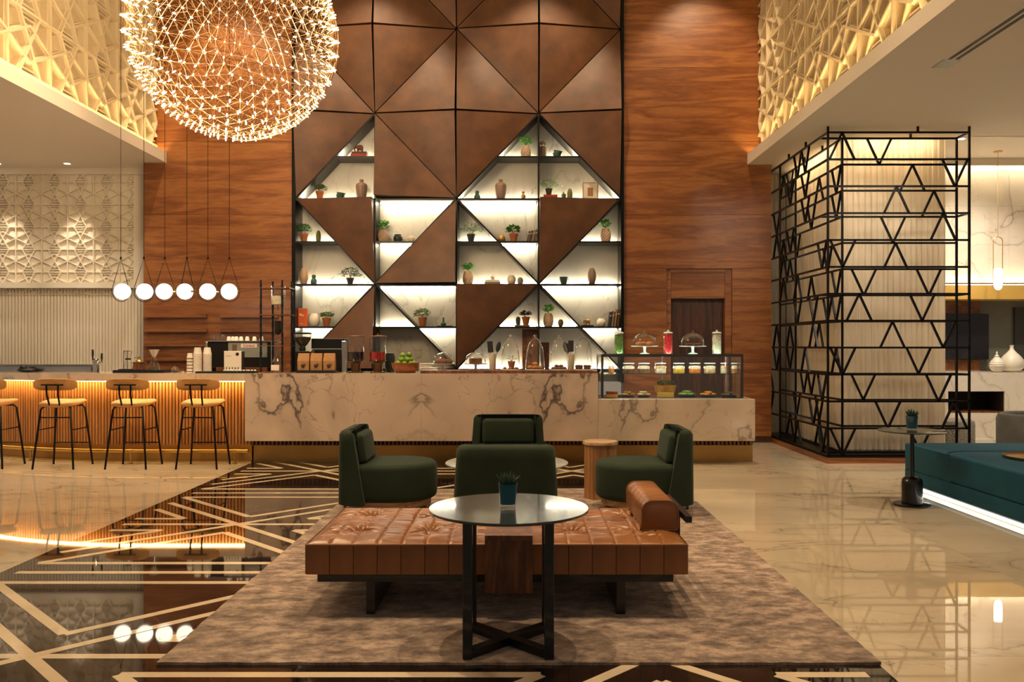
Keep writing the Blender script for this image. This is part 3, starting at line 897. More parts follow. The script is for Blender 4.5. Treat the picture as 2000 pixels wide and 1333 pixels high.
# ================================================================ BAR STOOLS
def make_stool():
    t = thing('bar_stool', 'stool', 'stool')
    # seat: rounded slightly dished pad, local +Y faces the bar
    prof = []
    pts = []
    for k in range(28):
        a = 2 * PI * k / 28
        ca, sa = math.cos(a), math.sin(a)
        pts.append((0.235 * math.copysign(abs(ca) ** 0.6, ca), 0.20 * math.copysign(abs(sa) ** 0.6, sa)))
    mb = MB(); rings = [(0.86, 0.738), (1.0, 0.755), (1.0, 0.772), (0.93, 0.785), (0.6, 0.782), (0.2, 0.779)]
    vs_ = []; fs = []
    for s_, z in rings:
        for (x, y) in pts: vs_.append((x * s_, y * s_, z + 0.012 * (abs(x) / 0.235) ** 2 * s_ + (0.02 * (y / 0.2) * s_)))
    n = len(pts)
    for i in range(len(rings) - 1):
        for k in range(n): fs.append((i * n + k, i * n + (k + 1) % n, (i + 1) * n + (k + 1) % n, (i + 1) * n + k))
    fs.append(tuple(range(n - 1, -1, -1))); fs.append(tuple((len(rings) - 1) * n + k for k in range(n)))
    mb.add(vs_, fs).build('seat', 'stool_leather', t, smooth=True)
    # curved backrest on the camera side
    mb = MB(); W = 0.255
    out = []
    for k in range(24):
        a = 2 * PI * k / 24; ca, sa = math.cos(a), math.sin(a)
        out.append((W * math.copysign(abs(ca) ** 0.45, ca), 0.07 * math.copysign(abs(sa) ** 0.6, sa)))
    vs_ = []; n = 24
    for s_, dy in ((0.94, 0.0), (1.0, 0.008), (1.0, 0.026), (0.94, 0.034)):
        for (x, z) in out: vs_.append((x * s_, -0.235 + dy + 0.75 * x * x, 0.995 + z * s_))
    fs = []
    for i in range(3):
        for k in range(n): fs.append((i * n + k, i * n + (k + 1) % n, (i + 1) * n + (k + 1) % n, (i + 1) * n + k))
    fs.append(tuple(range(n - 1, -1, -1))); fs.append(tuple(3 * n + k for k in range(n)))
    mb.add(vs_, fs).build('backrest', 'stool_leather', t, smooth=True)
    MB().box(-0.13, 0.13, -0.245, -0.234, 0.985, 1.0).build('back_plate', 'black_metal', t)
    for s_ in (-1, 1):
        MB().tube([(s_ * 0.068, -0.24, 0.992), (s_ * 0.066, -0.235, 0.88), (s_ * 0.06, -0.19, 0.75), (s_ * 0.06, -0.15, 0.728), (s_ * 0.06, 0.12, 0.735)], 0.011, 8).build('back_support', 'black_metal', t, smooth=True)
    for sx in (-1, 1):
        for sy in (-1, 1):
            MB().tube([(sx * 0.09, sy * 0.08, 0.735), (sx * 0.155, sy * 0.14, 0.73), (sx * 0.175, sy * 0.165, 0.70), (sx * 0.24, sy * 0.225, 0.0)], 0.012, 8).build('leg', 'black_metal', t, smooth=True)

    def at(sx, sy, z):
        k = (0.70 - z) / 0.70
        return (sx * (0.175 + 0.065 * k), sy * (0.165 + 0.06 * k), z)
    for a, b, z in (((-1, -1), (1, -1), 0.605), ((-1, -1), (-1, 1), 0.46), ((1, -1), (1, 1), 0.46), ((-1, 1), (1, 1), 0.27)):
        MB().tube([at(*a, z), at(*b, z)], 0.008, 8).build('rung', 'black_metal', t, smooth=True)
    return t


st = make_stool()
STL = ['tan leather bar stool on black legs cropped at the curved end of the bar', 'tan leather bar stool on black legs below the double beer tap',
       'tan leather bar stool on black legs below the black tray with pour over glass', 'tan leather bar stool on black legs beside the marble counter']
for i, x in enumerate((-6.30, -5.45, -4.60, -3.77)):
    o = st if i == 0 else clone(st)
    o.location = (x, 10.06 + (0.03 if i == 0 else 0), 0); o['label'] = STL[i]; o['group'] = 'bar stools along the bar'

# ================================================================ RUG
RX0, RX1, RY0, RY1 = -1.64, 1.65, 3.81, 8.43
bm = bmesh.new()
nx, ny = 60, 84
grid = [[bm.verts.new((RX0 + (RX1 - RX0) * i / nx + (rnd.uniform(-.004, .004) if i in (0, nx) else 0),
                       RY0 + (RY1 - RY0) * j / ny + (rnd.uniform(-.004, .004) if j in (0, ny) else 0), 0.013 + rnd.uniform(-.001, .001))) for j in range(ny + 1)] for i in range(nx + 1)]
for i in range(nx):
    for j in range(ny):
        bm.faces.new((grid[i][j], grid[i + 1][j], grid[i + 1][j + 1], grid[i][j + 1]))
rim = [grid[i][0] for i in range(nx + 1)] + [grid[nx][j] for j in range(1, ny + 1)] + [grid[i][ny] for i in range(nx - 1, -1, -1)] + [grid[0][j] for j in range(ny - 1, 0, -1)]
low = [bm.verts.new((v.co.x, v.co.y, 0.0)) for v in rim]
for k in range(len(rim)):
    bm.faces.new((rim[k - 1], low[k - 1], low[k], rim[k]))
bmesh.ops.recalc_face_normals(bm, faces=bm.faces)
me = bpy.data.meshes.new('rug'); bm.to_mesh(me); bm.free(); me.materials.append(M['rug_pile'])
tag(link('rug', me), 'large mottled taupe rug under the seating group', 'rug')
RZ = 0.0145

# ================================================================ SUCCULENTS
def succulent(loc, label, scale=1.0, group=None, seed=1, clear=True):
    r_ = random.Random(seed)
    t = thing('potted_succulent', label, 'plant', loc, group=group)
    k = scale
    MB().lathe([(0.036 * k, 0), (0.038 * k, 0.003 * k), (0.038 * k, 0.02 * k)], 24).build('glass_foot', 'glass_bold', t, smooth=True)
    MB().lathe([(0.0375 * k, 0.02 * k), (0.045 * k, 0.112 * k), (0.047 * k, 0.118 * k), (0.042 * k, 0.118 * k), (0.041 * k, 0.1 * k), (0.001, 0.098 * k)], 24).build('pot', 'teal_glaze', t, smooth=True)
    MB().lathe([(0.040 * k, 0.099 * k), (0.03 * k, 0.106 * k), (0.001, 0.11 * k)], 16).build('soil', 'soil', t, smooth=True)
    me = None
    n = 26
    for i in range(n):
        ring = 0 if i < 11 else (1 if i < 20 else 2)
        el = (0.85, 1.12, 1.4)[ring] + r_.uniform(-.12, .12)
        az = i * 2.4 + r_.uniform(-.1, .1)
        if me is None:
            prof = [(0.004, 0), (0.008, 0.016), (0.006, 0.04), (0.001, 0.068)]
            o = MB().lathe([(a * k, b * k) for a, b in prof], 6).build('leaf', 'succulent', t, smooth=True); me = o.data
        else: o = link('leaf', me, t)
        o.location = (0.012 * k * math.cos(az), 0.012 * k * math.sin(az), 0.104 * k)
        o.rotation_euler = (0, PI / 2 - el, az)
        s_ = r_.uniform(0.8, 1.1); o.scale = (1, 1, s_)
    return t


# ================================================================ FRONT SIDE TABLE
tx, ty, tz = -0.045, 4.05, 0.672
t = thing('side_table', 'round dark side table on black flat legs with a cross base', 'table', (tx, ty, RZ))
MB().lathe([(0.378, tz - RZ - 0.014), (0.384, tz - RZ - 0.010), (0.384, tz - RZ - 0.002), (0.382, tz - RZ)], 72).build('table_top', 'table_top', t, smooth=True)
for sx in (-1, 1):
    for sy in (-1, 1):
        d = Vector((sx, sy, 0)).normalized()
        MB().box(sx * 0.187 - 0.022, sx * 0.187 + 0.022, sy * 0.187 - 0.03, sy * 0.187 + 0.03, 0, tz - RZ - 0.014).build('leg', 'black_paint', t, bevel=0.003, seg=1)
MB().bar((-0.187, -0.187, 0.02), (0.187, 0.187, 0.02), 0.05, 0.036).build('cross_bar', 'black_paint', t)
MB().bar((0.187, -0.187, 0.0205), (-0.187, 0.187, 0.0205), 0.05, 0.036).build('cross_bar', 'black_paint', t)
MB().bar((-0.187, -0.187, tz - RZ - 0.026), (0.187, 0.187, tz - RZ - 0.026), 0.04, 0.02).build('top_bar', 'black_paint', t)
MB().bar((0.187, -0.187, tz - RZ - 0.0262), (-0.187, 0.187, tz - RZ - 0.0262), 0.04, 0.02).build('top_bar', 'black_paint', t)
succulent((gx(992, 4.02), 4.03, tz), 'small spiky succulent in a teal glass on the front dark side table', 1.0, 'succulents in teal glasses', 3)

# ================================================================ DAYBED
DX0_, DX1_, DY0, DY1 = -1.126, 0.898, 4.45, 5.43
db = thing('daybed', 'tufted tan leather daybed on a black frame', 'daybed', (0, 0, RZ))
z0, z1 = 0.237 - RZ, 0.392 - RZ
nx, ny = 300, 150
tufts = [(x, y) for x in (-0.90, -0.50, -0.10, 0.30, 0.68) for y in (4.76, 5.18)]


def top_h(x, y):
    e = min(x - DX0_, DX1_ - x, y - DY0, DY1 - y)
    h = 0.026 * (1 - math.exp(-e / 0.05))
    for (a, b) in tufts:
        dx, dy = x - a, y - b; d2 = dx * dx + dy * dy
        if d2 < 0.09:
            d = math.sqrt(d2) + 1e-6; an = math.atan2(dy, dx)
            h -= 0.036 * math.exp(-d2 / 0.0022)
            h -= 0.022 * math.exp(-d2 / 0.014) * (0.5 + 0.5 * math.cos(an * 11 + a * 40)) ** 3
    ux = ((x - DX0_) / (DX1_ - DX0_) * 16) % 1.0; uy = ((y - DY0) / (DY1 - DY0) * 6) % 1.0
    for u, wdt in ((ux, 0.127), (uy, 0.163)):
        q = min(u, 1 - u) * wdt
        h -= 0.008 * math.exp(-(q / 0.006) ** 2)
    h += 0.004 * math.sin(x * 31 + 3 * math.sin(y * 17)) * math.sin(y * 27 + x * 5) * (1 if e > 0.05 else 0.3)
    return h


vs_ = []; fs = []
for i in range(nx + 1):
    for j in range(ny + 1):
        x = DX0_ + (DX1_ - DX0_) * i / nx; y = DY0 + (DY1 - DY0) * j / ny
        vs_.append((x, y, z1 + top_h(x, y)))
for i in range(nx):
    for j in range(ny):
        a = i * (ny + 1) + j; fs.append((a, a + ny + 1, a + ny + 2, a + 1))
mt = MB().add(vs_, fs).build('mattress_top', 'tan_leather', db, smooth=True)
pan = MB().box(DX0_ + 0.004, DX1_ - 0.004, DY0 + 0.004, DY1 - 0.004, z0, z1).build('mattress_core', 'tan_leather', db)
w = (DX1_ - DX0_) / 16
me = None
for k in range(16):
    for y, s_ in ((DY0, 1), (DY1, -1)):
        if me is None:
            o = MB().box(0.0012, w - 0.0012, -0.004, 0.02, z0, z1 + 0.001).build('side_panel', 'tan_leather', db, bevel=0.004); me = o.data
        else: o = link('side_panel', me, db)
        o.location = (DX0_ + k * w, y, 0) if s_ > 0 else (DX0_ + (k + 1) * w, y, 0)
        if s_ < 0: o.rotation_euler = (0, 0, PI)
w = (DY1 - DY0) / 6; me = None
for k in range(6):
    for x, s_ in ((DX0_, 1), (DX1_, -1)):
        if me is None:
            o = MB().box(-0.004, 0.02, 0.0012, w - 0.0012, z0, z1 + 0.001).build('end_panel', 'tan_leather', db, bevel=0.004); me = o.data
        else: o = link('end_panel', me, db)
        o.location = (x, DY0 + k * w, 0) if s_ > 0 else (x, DY0 + (k + 1) * w, 0)
        if s_ < 0: o.rotation_euler = (0, 0, PI)
rr = [(DX0_, DY0), (DX1_, DY0), (DX1_, DY1), (DX0_, DY1)]
MB().tube([(x, y, z1 + 0.002) for x, y in rr], 0.006, 8, closed=True).build('piping', 'tan_leather', db, smooth=True)
for (a, b) in tufts:
    MB().ball((a, b, z1 - 0.008), 0.012, 10, 6, (1, 1, 0.6)).build('tuft_button', 'tan_leather', db, smooth=True)
fxa, fxb = gx(620, DY0 + 0.03), gx(1315, DY0 + 0.03)
for y in (DY0 + 0.03, DY1 - 0.08):
    MB().box(fxa, fxb, y, y + 0.05, z0 - 0.047, z0).build('side_rail', 'black_paint', db)
for x in (gx(716, 4.5), gx(1204, 4.5)):
    MB().box(x, x + 0.046, DY0 + 0.04, DY1 - 0.04, 0.0, z0 - 0.047).build('leg_panel', 'black_paint', db)
px_ = 0.915
for y in (4.9, 5.25):
    MB().box(px_, px_ + 0.03, y, y + 0.04, z0 - 0.04, 0.49 - RZ).build('bolster_post', 'black_paint', db)
    MB().box(fxb - 0.02, px_ + 0.03, y, y + 0.04, z0 - 0.045, z0 - 0.005).build('bolster_arm', 'black_paint', db)
MB().box(px_ + 0.028, px_ + 0.062, 4.72, 5.42, 0.455 - RZ, 0.49 - RZ).build('bolster_rail', 'black_paint', db)
# bolster cushion
prof = []
bw, bh = 0.205, 0.165
pr = [(-bw / 2, 0.012)]
for k in range(9):
    a = PI - (PI / 2) * k / 8; pr.append((-bw / 2 + 0.06 + 0.06 * math.cos(a), bh - 0.06 + 0.06 * math.sin(a)))
for k in range(9):
    a = PI / 2 - (PI / 2) * k / 8; pr.append((bw / 2 - 0.06 + 0.06 * math.cos(a), bh - 0.06 + 0.06 * math.sin(a)))
pr += [(bw / 2, 0.012), (bw / 2 - 0.012, 0), (-bw / 2 + 0.012, 0)]
bo = thing('bolster', 'boxy tan leather bolster lying on the daybed end', 'cushion', (0.80, 4.73, 0.412))
for k in range(6):
    ln = 0.68 / 6
    MB().prism_y(pr, k * ln + 0.0006, (k + 1) * ln - 0.0006).build('channel', 'tan_leather', bo, bevel=0.004, smooth=True)
for y in (0.0, 0.68):
    MB().tube([(x, y, z) for x, z in pr], 0.004, 6, closed=True).build('piping', 'tan_leather', bo, smooth=True)
# saddle tray
sx0, sx1 = gx(947, 4.42), gx(1040, 4.42)
sd = thing('saddle_tray', 'walnut saddle table hung over the tan daybed', 'side table', ((sx0 + sx1) / 2, 4.42, 0))
hw = (sx1 - sx0) / 2
MB().box(-hw, hw, 0, 1.04, 0.4245, 0.450).build('tray_top', 'walnut', sd)
MB().box(-hw, hw, 0, 0.022, 0.146, 0.4245).build('drop_panel', 'walnut', sd)
MB().box(-hw, hw, 1.018, 1.04, 0.146, 0.4245).build('drop_panel', 'walnut', sd)

# ================================================================ GREEN CHAIRS
def make_chair():
    t = thing('lounge_chair', 'chair', 'chair')
    pts = [(-0.28, -0.345)] + [(0.03 + 0.35 * math.cos(a), 0.35 * math.sin(a)) for a in [(-PI / 2) + PI * k / 24 for k in range(25)]] + [(-0.28, 0.345)]
    MB().prism_z(pts, 0.105, 0.43).build('seat', 'green_velvet', t, bevel=0.055, seg=5, smooth=True)
    # wrap-around back, lofted
    vs_ = []; fs = []
    levels = [(0.085, 0.96, 0.02), (0.10, 1.0, 0.0), (0.25, 0.99, 0), (0.45, 0.965, 0), (0.62, 0.935, 0), (0.685, 0.925, 0), (0.71, 0.91, 0.012), (0.72, 0.88, 0.03)]
    def ring(z, s_, ins):
        fr = -0.17 - 0.13 * (z / 0.72)               # front edge of the wings leans back
        W = 0.385 * s_; th = 0.075 - ins; R = 0.10
        o = [(fr - ins, -W + ins)]
        for k in range(7):
            a = -PI / 2 - (PI / 2) * k / 6
            o.append((-0.425 + ins + R + R * math.cos(a), -W + ins + R + R * math.sin(a)))
        for k in range(7):
            a = PI - (PI / 2) * k / 6
            o.append((-0.425 + ins + R + R * math.cos(a), W - ins - R + R * math.sin(a)))
        o.append((fr - ins, W - ins))
        i_ = [(fr - ins, W - th)]
        xi = -0.425 + 0.095 - ins * 0.5
        for k in range(5):
            a = PI / 2 + (PI / 2) * k / 4
            i_.append((xi + 0.06 + 0.06 * math.cos(a), W - th - 0.06 + 0.06 * math.sin(a)))
        for k in range(5):
            a = PI + (PI / 2) * k / 4
            i_.append((xi + 0.06 + 0.06 * math.cos(a), -W + th + 0.06 + 0.06 * math.sin(a)))
        i_.append((fr - ins, -W + th))
        return [(x, y, z) for x, y in o + i_]
    for L_ in levels: vs_ += ring(*L_)
    n = len(vs_) // len(levels)
    for i in range(len(levels) - 1):
        for k in range(n): fs.append((i * n + k, i * n + (k + 1) % n, (i + 1) * n + (k + 1) % n, (i + 1) * n + k))
    fs.append(tuple(range(n - 1, -1, -1))); fs.append(tuple((len(levels) - 1) * n + k for k in range(n)))
    MB().add(vs_, fs).build('backrest', 'green_velvet', t, smooth=True)
    c = MB().box(-0.06, 0.06, -0.265, 0.265, 0, 0.27).build('back_cushion', 'green_velvet', t, bevel=0.045, seg=5, smooth=True)
    c.location = (-0.25, 0, 0.415); c.rotation_euler = (0, -0.16, 0)
    pts2 = [(x * 0.86, y * 0.86) for x, y in pts]
    MB().prism_z(pts2, 0.055, 0.105).build('base_plinth', 'pale_oak', t)
    for x, y in ((0.29, 0.0), (-0.1, 0.27), (-0.1, -0.27)):
        MB().lathe([(0.022, 0), (0.022, 0.056)], 12, (x, y, 0)).build('leg', 'brass', t)
    MB().box(-0.437, -0.424, -0.03, 0.03, 0, 0.16).build('rear_leg', 'dark_steel', t)
    return t


ch = make_chair()
CH = [(-1.095, 7.4, 0, 'dark green velvet lounge chair seen from its side, back toward the bar stools'),
      (1.06, 7.4, PI, 'dark green velvet lounge chair beside the round wooden stool'),
      (-0.09, 6.42, PI / 2, 'dark green velvet lounge chair turned with its back to the tan daybed'),
      (-0.105, 8.42, -PI / 2, 'dark green velvet lounge chair facing the daybed with its back to the marble counter')]
for i, (x, y, r, lb) in enumerate(CH):
    o = ch if i == 0 else clone(ch)
    o.location = (x, y, RZ); o.rotation_euler = (0, 0, r); o['label'] = lb; o['group'] = 'green lounge chairs round the low table'
t = thing('coffee_table', 'low round pale grey table between the green chairs', 'table', (-0.10, 7.4, RZ))
MB().lathe([(0.53, 0.395), (0.54, 0.40), (0.54, 0.409), (0.535, 0.412)], 72).build('table_top', 'table_grey', t, smooth=True)
for a in range(4):
    an = PI / 4 + a * PI / 2
    MB().tube([(0.26 * math.cos(an), 0.26 * math.sin(an), 0), (0.26 * math.cos(an), 0.26 * math.sin(an), 0.395)], 0.018, 10).build('leg', 'black_paint', t)
MB().bar((-0.184, -0.184, 0.012), (0.184, 0.184, 0.012), 0.036, 0.024).build('cross_bar', 'black_paint', t)
MB().bar((-0.184, 0.184, 0.0122), (0.184, -0.184, 0.0122), 0.036, 0.024).build('cross_bar', 'black_paint', t)
succulent((gx(990, 7.4), 7.3, 0.412 + RZ), 'small spiky succulent on the low table among the green chairs', 1.0, 'succulents in teal glasses', 5)
t = thing('drum_stool', 'round wooden drum stool with pale top behind a green chair', 'stool', (0.78, 7.97, RZ))
MB().lathe([(0.140, 0.002), (0.140, 0.50)], 40).build('core', 'walnut', t, smooth=True)
me = None
for k in range(20):
    if me is None:
        o = MB().prism_z([(0.138, -0.0232), (0.1515, -0.0236), (0.153, 0), (0.1515, 0.0236), (0.138, 0.0232)], 0, 0.50).build('stave', 'drum_wood', t); me = o.data
    else: o = link('stave', me, t)
    o.rotation_euler = (0, 0, 2 * PI * k / 20)
MB().lathe([(0.163, 0.50), (0.167, 0.504), (0.167, 0.528), (0.162, 0.534)], 40).build('stool_top', 'pale_oak', t, smooth=True)

# ================================================================ RIGHT: pedestal table, sofa, pouf, chair
tx, ty = 3.59, 7.65
t = thing('pedestal_table', 'round glass pedestal table with a black bottle-shaped base', 'table', (tx, ty, 0))
MB().lathe([(0.165, 0), (0.165, 0.012), (0.155, 0.016), (0.09, 0.018)], 40).build('foot_disc', 'black_paint', t, smooth=True)
MB().lathe([(0.088, 0.018), (0.09, 0.02), (0.09, 0.20), (0.085, 0.235), (0.06, 0.258), (0.022, 0.265)], 32).build('weight', 'black_paint', t, smooth=True)
MB().tube([(0, 0, 0.26), (0, 0, 0.665)], 0.018, 14).build('pole', 'black_paint', t, smooth=True)
MB().lathe([(0.07, 0.660), (0.07, 0.668)], 24).build('top_plate', 'black_paint', t)
MB().lathe([(0.29, 0.668), (0.295, 0.672), (0.295, 0.677), (0.29, 0.68)], 64).build('table_top', 'table_top', t, smooth=True)
succulent((gx(1783, 7.6), 7.62, 0.68), 'small spiky succulent on the pedestal table by the teal bench', 1.15, 'succulents in teal glasses', 9)

so = thing('teal_bench', 'low teal velvet upholstered bench with a light strip under it', 'bench', (0, 0, 0))


def round_end(x0, x1, y0, y1, r, corners):
    p = []
    for (cx_, cy_, a0, key) in ((x0, y0, PI, 'a'), (x1, y0, 1.5 * PI, 'b'), (x1, y1, 0, 'c'), (x0, y1, 0.5 * PI, 'd')):
        rr_ = r if key in corners else 0.03
        ox = cx_ + (rr_ if cx_ == x0 else -rr_); oy = cy_ + (rr_ if cy_ == y0 else -rr_)
        for k in range(9):
            a = a0 + (PI / 2) * k / 8
            p.append((ox + rr_ * math.cos(a), oy + rr_ * math.sin(a)))
    return p


SX, SX1 = 3.95, 5.9
MB().prism_z(round_end(SX, SX1, 4.2, 8.62, 0.06, 'd'), 0.06, 0.20).build('base', 'teal_velvet', so, bevel=0.012, smooth=True)
arc = [(SX, 7.66)] + [(SX + 0.32 - 0.32 * math.cos(a), 7.66 + 0.30 * math.sin(a)) for a in [PI / 2 * k / 8 for k in range(1, 9)]]
endp = [(SX, 8.62 - 0.05), (SX, 7.668)] + [(x - 0.004, y + 0.006) for x, y in arc[1:]] + [(SX1, 7.966), (SX1, 8.62), (SX + 0.05, 8.62)]
MB().prism_z(endp, 0.204, 0.452).build('end_cushion', 'teal_velvet', so, bevel=0.02, seg=3, smooth=True)
midp = [(SX, 5.9)] + arc + [(SX1, 7.96), (SX1, 5.9)]
MB().prism_z(midp, 0.204, 0.45).build('seat_cushion', 'teal_velvet', so, bevel=0.022, seg=3, smooth=True)
MB().prism_z([(SX, 4.2), (SX, 5.895), (SX1, 5.895), (SX1, 4.2)], 0.204, 0.45).build('seat_cushion', 'teal_velvet', so, bevel=0.022, seg=3, smooth=True)
MB().box(SX + 0.05, SX1 - 0.05, 4.3, 8.5, 0, 0.06).build('plinth', 'black_paint', so)
MB().box(SX + 0.03, SX + 0.05, 4.3, 8.42, 0.012, 0.036).build('light_strip', 'sofa_led', so)
tag(MB().lathe([(0.31, 0), (0.33, 0.004), (0.335, 0.022), (0.33, 0.024), (0.32, 0.008), (0.001, 0.007)], 56).build('tray', 'brass_brushed', smooth=True, loc=(4.66, 7.42, 0.4525)), 'round brass tray lying on the teal bench', 'tray')
t = thing('tub_chair', 'rounded grey velvet tub chair behind the teal bench', 'chair', (6.17, 10.0, 0))
MB().lathe([(0.36, 0.05), (0.40, 0.06), (0.42, 0.10), (0.42, 0.58), (0.40, 0.63), (0.35, 0.65), (0.31, 0.63), (0.30, 0.45), (0.001, 0.44)], 40).build('shell', 'grey_velvet', t, smooth=True)
MB().lathe([(0.27, 0.44), (0.295, 0.46), (0.295, 0.50), (0.26, 0.52), (0.001, 0.52)], 32).build('seat_cushion', 'grey_velvet', t, smooth=True)
MB().lathe([(0.3, 0), (0.3, 0.05)], 32).build('base_plinth', 'black_paint', t)
t = thing('pouf', 'speckled grey bouclé pouf behind the black metal screen', 'pouf', (6.02, 11.6, 0))
MB().lathe([(0.22, 0.02), (0.25, 0.03), (0.26, 0.06), (0.26, 0.38), (0.25, 0.42), (0.22, 0.435), (0.001, 0.44)], 36).build('cushion', 'speckle', t, smooth=True)
MB().lathe([(0.2, 0), (0.2, 0.02)], 24).build('base_plinth', 'black_paint', t)

# vases on the hearth
def lathe_thing(name, label, cat, loc, prof, mat, n=28, group=None, wob=None, s=1.0, smooth=True):
    o = MB().lathe([(r * s, z * s) for r, z in prof], n, wob=wob).build(name, mat, smooth=smooth, loc=loc)
    return tag(o, label, cat, group)


lathe_thing('bottle_vase', 'big white round bottle vase with narrow neck on the hearth ledge', 'vase', (gx(1976, 12.62), 12.62, hz),
            [(0.07, 0), (0.11, 0.01), (0.155, 0.06), (0.168, 0.12), (0.155, 0.19), (0.11, 0.25), (0.06, 0.30), (0.03, 0.34), (0.024, 0.38), (0.032, 0.405), (0.026, 0.405), (0.02, 0.38)], 'vase_white', 36)
t = thing('ribbed_jar', 'small ribbed white jar with a knob lid on the hearth ledge', 'vase', (gx(1947, 12.5), 12.5, hz))
MB().lathe([(0.05, 0), (0.075, 0.01)] + [(0.105 * math.sin(PI * (0.2 + 0.72 * k / 14)) + (0.003 if k % 2 else -0.003), 0.015 + 0.215 * k / 14) for k in range(15)], 30).build('body', 'vase_white', t, smooth=True)
MB().lathe([(0.03, 0.229), (0.034, 0.24), (0.02, 0.255), (0.012, 0.265), (0.016, 0.28), (0.01, 0.30), (0.001, 0.315)], 20).build('lid', 'vase_white', t, smooth=True)

# ================================================================ BLACK METAL SCREEN ROUND THE CURTAINED COLUMN
YO, YI = 10.4, 10.7
XO, XI = 605 * YO / F, 633 * YI / F
XE = 881 * YO / F
ZT, ZB = gz(259, YO), 0.095
NR = 12
ZR = [ZT - (ZT - ZB) * k / NR for k in range(NR + 1)]
YB = 13.25
sc = thing('metal_screen', 'black steel room screen of bars and open triangles round a curtained column', 'screen', (0, 0, 0))
BW = 0.024


def sbar(p, q, nm): MB().bar(p, q, BW, BW).build(nm, 'black_metal', sc)


for (x, y) in ((XO, YO), (XE, YO), (XI, YI), (XE, YI), (XO, 12.3), (XI, 12.5)):
    sbar((x, y, 0.08), (x, y, 4.17 if y == YO else ZT + 0.012), 'upright_bar')
for z in ZR:
    sbar((XO, YO, z), (XE, YO, z), 'cross_bar'); sbar((XI, YI, z), (XE, YI, z), 'cross_bar')
    sbar((XO, YO, z), (XO, YB, z), 'cross_bar'); sbar((XI, YI, z), (XI, YB, z), 'cross_bar')
for z in (ZR[0], ZR[3], ZR[6], ZR[9], ZR[12]):
    sbar((XE, YO, z), (XE, YI, z), 'tie_bar'); sbar((XO, YO + 0.3, z), (XI, YO + 0.3, z), 'tie_bar')
for p in ((4.95, YO), (5.0, YI), (XO, 11.2), (XO, 11.9), (XI, 11.4), (XI, 12.1)):
    sbar((p[0], p[1], ZT), (p[0], p[1], 4.17), 'ceiling_stud')
HWX = 24.5 * YO / F


def vee(plane, u, r, up):
    za, zb = (ZR[r + 1], ZR[r]) if up else (ZR[r], ZR[r + 1])     # foot, apex
    for s_ in (-1, 1):
        if plane in 'oi':
            y = YO if plane == 'o' else YI
            sbar((u + s_ * HWX, y, za), (u, y, zb), 'slanted_bar')
        else:
            x = XO if plane == 'L' else XI
            sbar((x, u + s_ * HWX, za), (x, u, zb), 'slanted_bar')


FR = [('o', 1644.5, 0, 1), ('i', 1717, 0, 0), ('o', 1865, 1, 0), ('i', 1782, 1, 1), ('o', 1751, 2, 1), ('i', 1824, 2, 1), ('i', 1744, 3, 0), ('o', 1842, 3, 1),
      ('o', 1646, 4, 0), ('i', 1749, 4, 1), ('i', 1687, 5, 0), ('i', 1814, 5, 0), ('o', 1678, 6, 1), ('o', 1801, 6, 0), ('i', 1743, 7, 1), ('o', 1842, 7, 0),
      ('o', 1646, 8, 0), ('i', 1794, 8, 0), ('i', 1686, 9, 0), ('o', 1833, 9, 0), ('o', 1734, 10, 0), ('o', 1864, 10, 1), ('o', 1646, 11, 0), ('i', 1797, 11, 0)]
for pl, px, r, up in FR:
    vee(pl, gx(px, YO if pl == 'o' else YI), r, up)
r2 = random.Random(21)
for r in range(NR):
    for pl, ya in (('L', YO), ('I', YI)):
        ks = r2.sample(range(8), 2)
        for k in ks:
            vee(pl, ya + 0.2 + k * 0.31, r, r2.random() < 0.5)
# plinth
tag(MB().box(3.80, 5.63, 10.34, 13.3, 0, 0.07).build('screen_plinth', 'veneer'), 'low reddish wood plinth under the black metal screen', 'plinth')
tag(MB().box(3.805, 5.625, 10.345, 13.3, 0.07, 0.08).build('screen_base_plate', 'black_metal'), 'flat black steel plate on the wood plinth of the screen', 'base plate')
# curtains
def curtain(name, p, q, z0, z1, label, seed, wave=0.075):
    r_ = random.Random(seed)
    p = Vector(p); q = Vector(q); d = q - p; L_ = d.length; d.normalize(); nrm = Vector((-d.y, d.x))
    n = int(L_ / 0.012); ph = 0; vs_ = []; fs = []; rows = [0, 0.3, 0.7, 1.0]
    offs = []
    for i in range(n + 1):
        ph += 2 * PI * 0.012 / wave * (0.7 + 0.6 * r_.random())
        offs.append((math.sin(ph) * 0.022 + 0.010 * math.sin(ph * 0.37 + 1), ph))
    for t_ in rows:
        for i in range(n + 1):
            o_, ph_ = offs[i]
            b = p + d * (L_ * i / n) + nrm * (o_ * (0.8 + 0.3 * t_))
            vs_.append((b.x, b.y, z0 + (z1 - z0) * (1 - t_)))
    m = n + 1
    for k in range(len(rows) - 1):
        for i in range(n): fs.append((k * m + i, k * m + i + 1, (k + 1) * m + i + 1, (k + 1) * m + i))
    o = MB().add(vs_, fs).build(name, 'sheer_curtain', smooth=True)
    return tag(o, label, 'curtain', 'sheer curtains round the column')


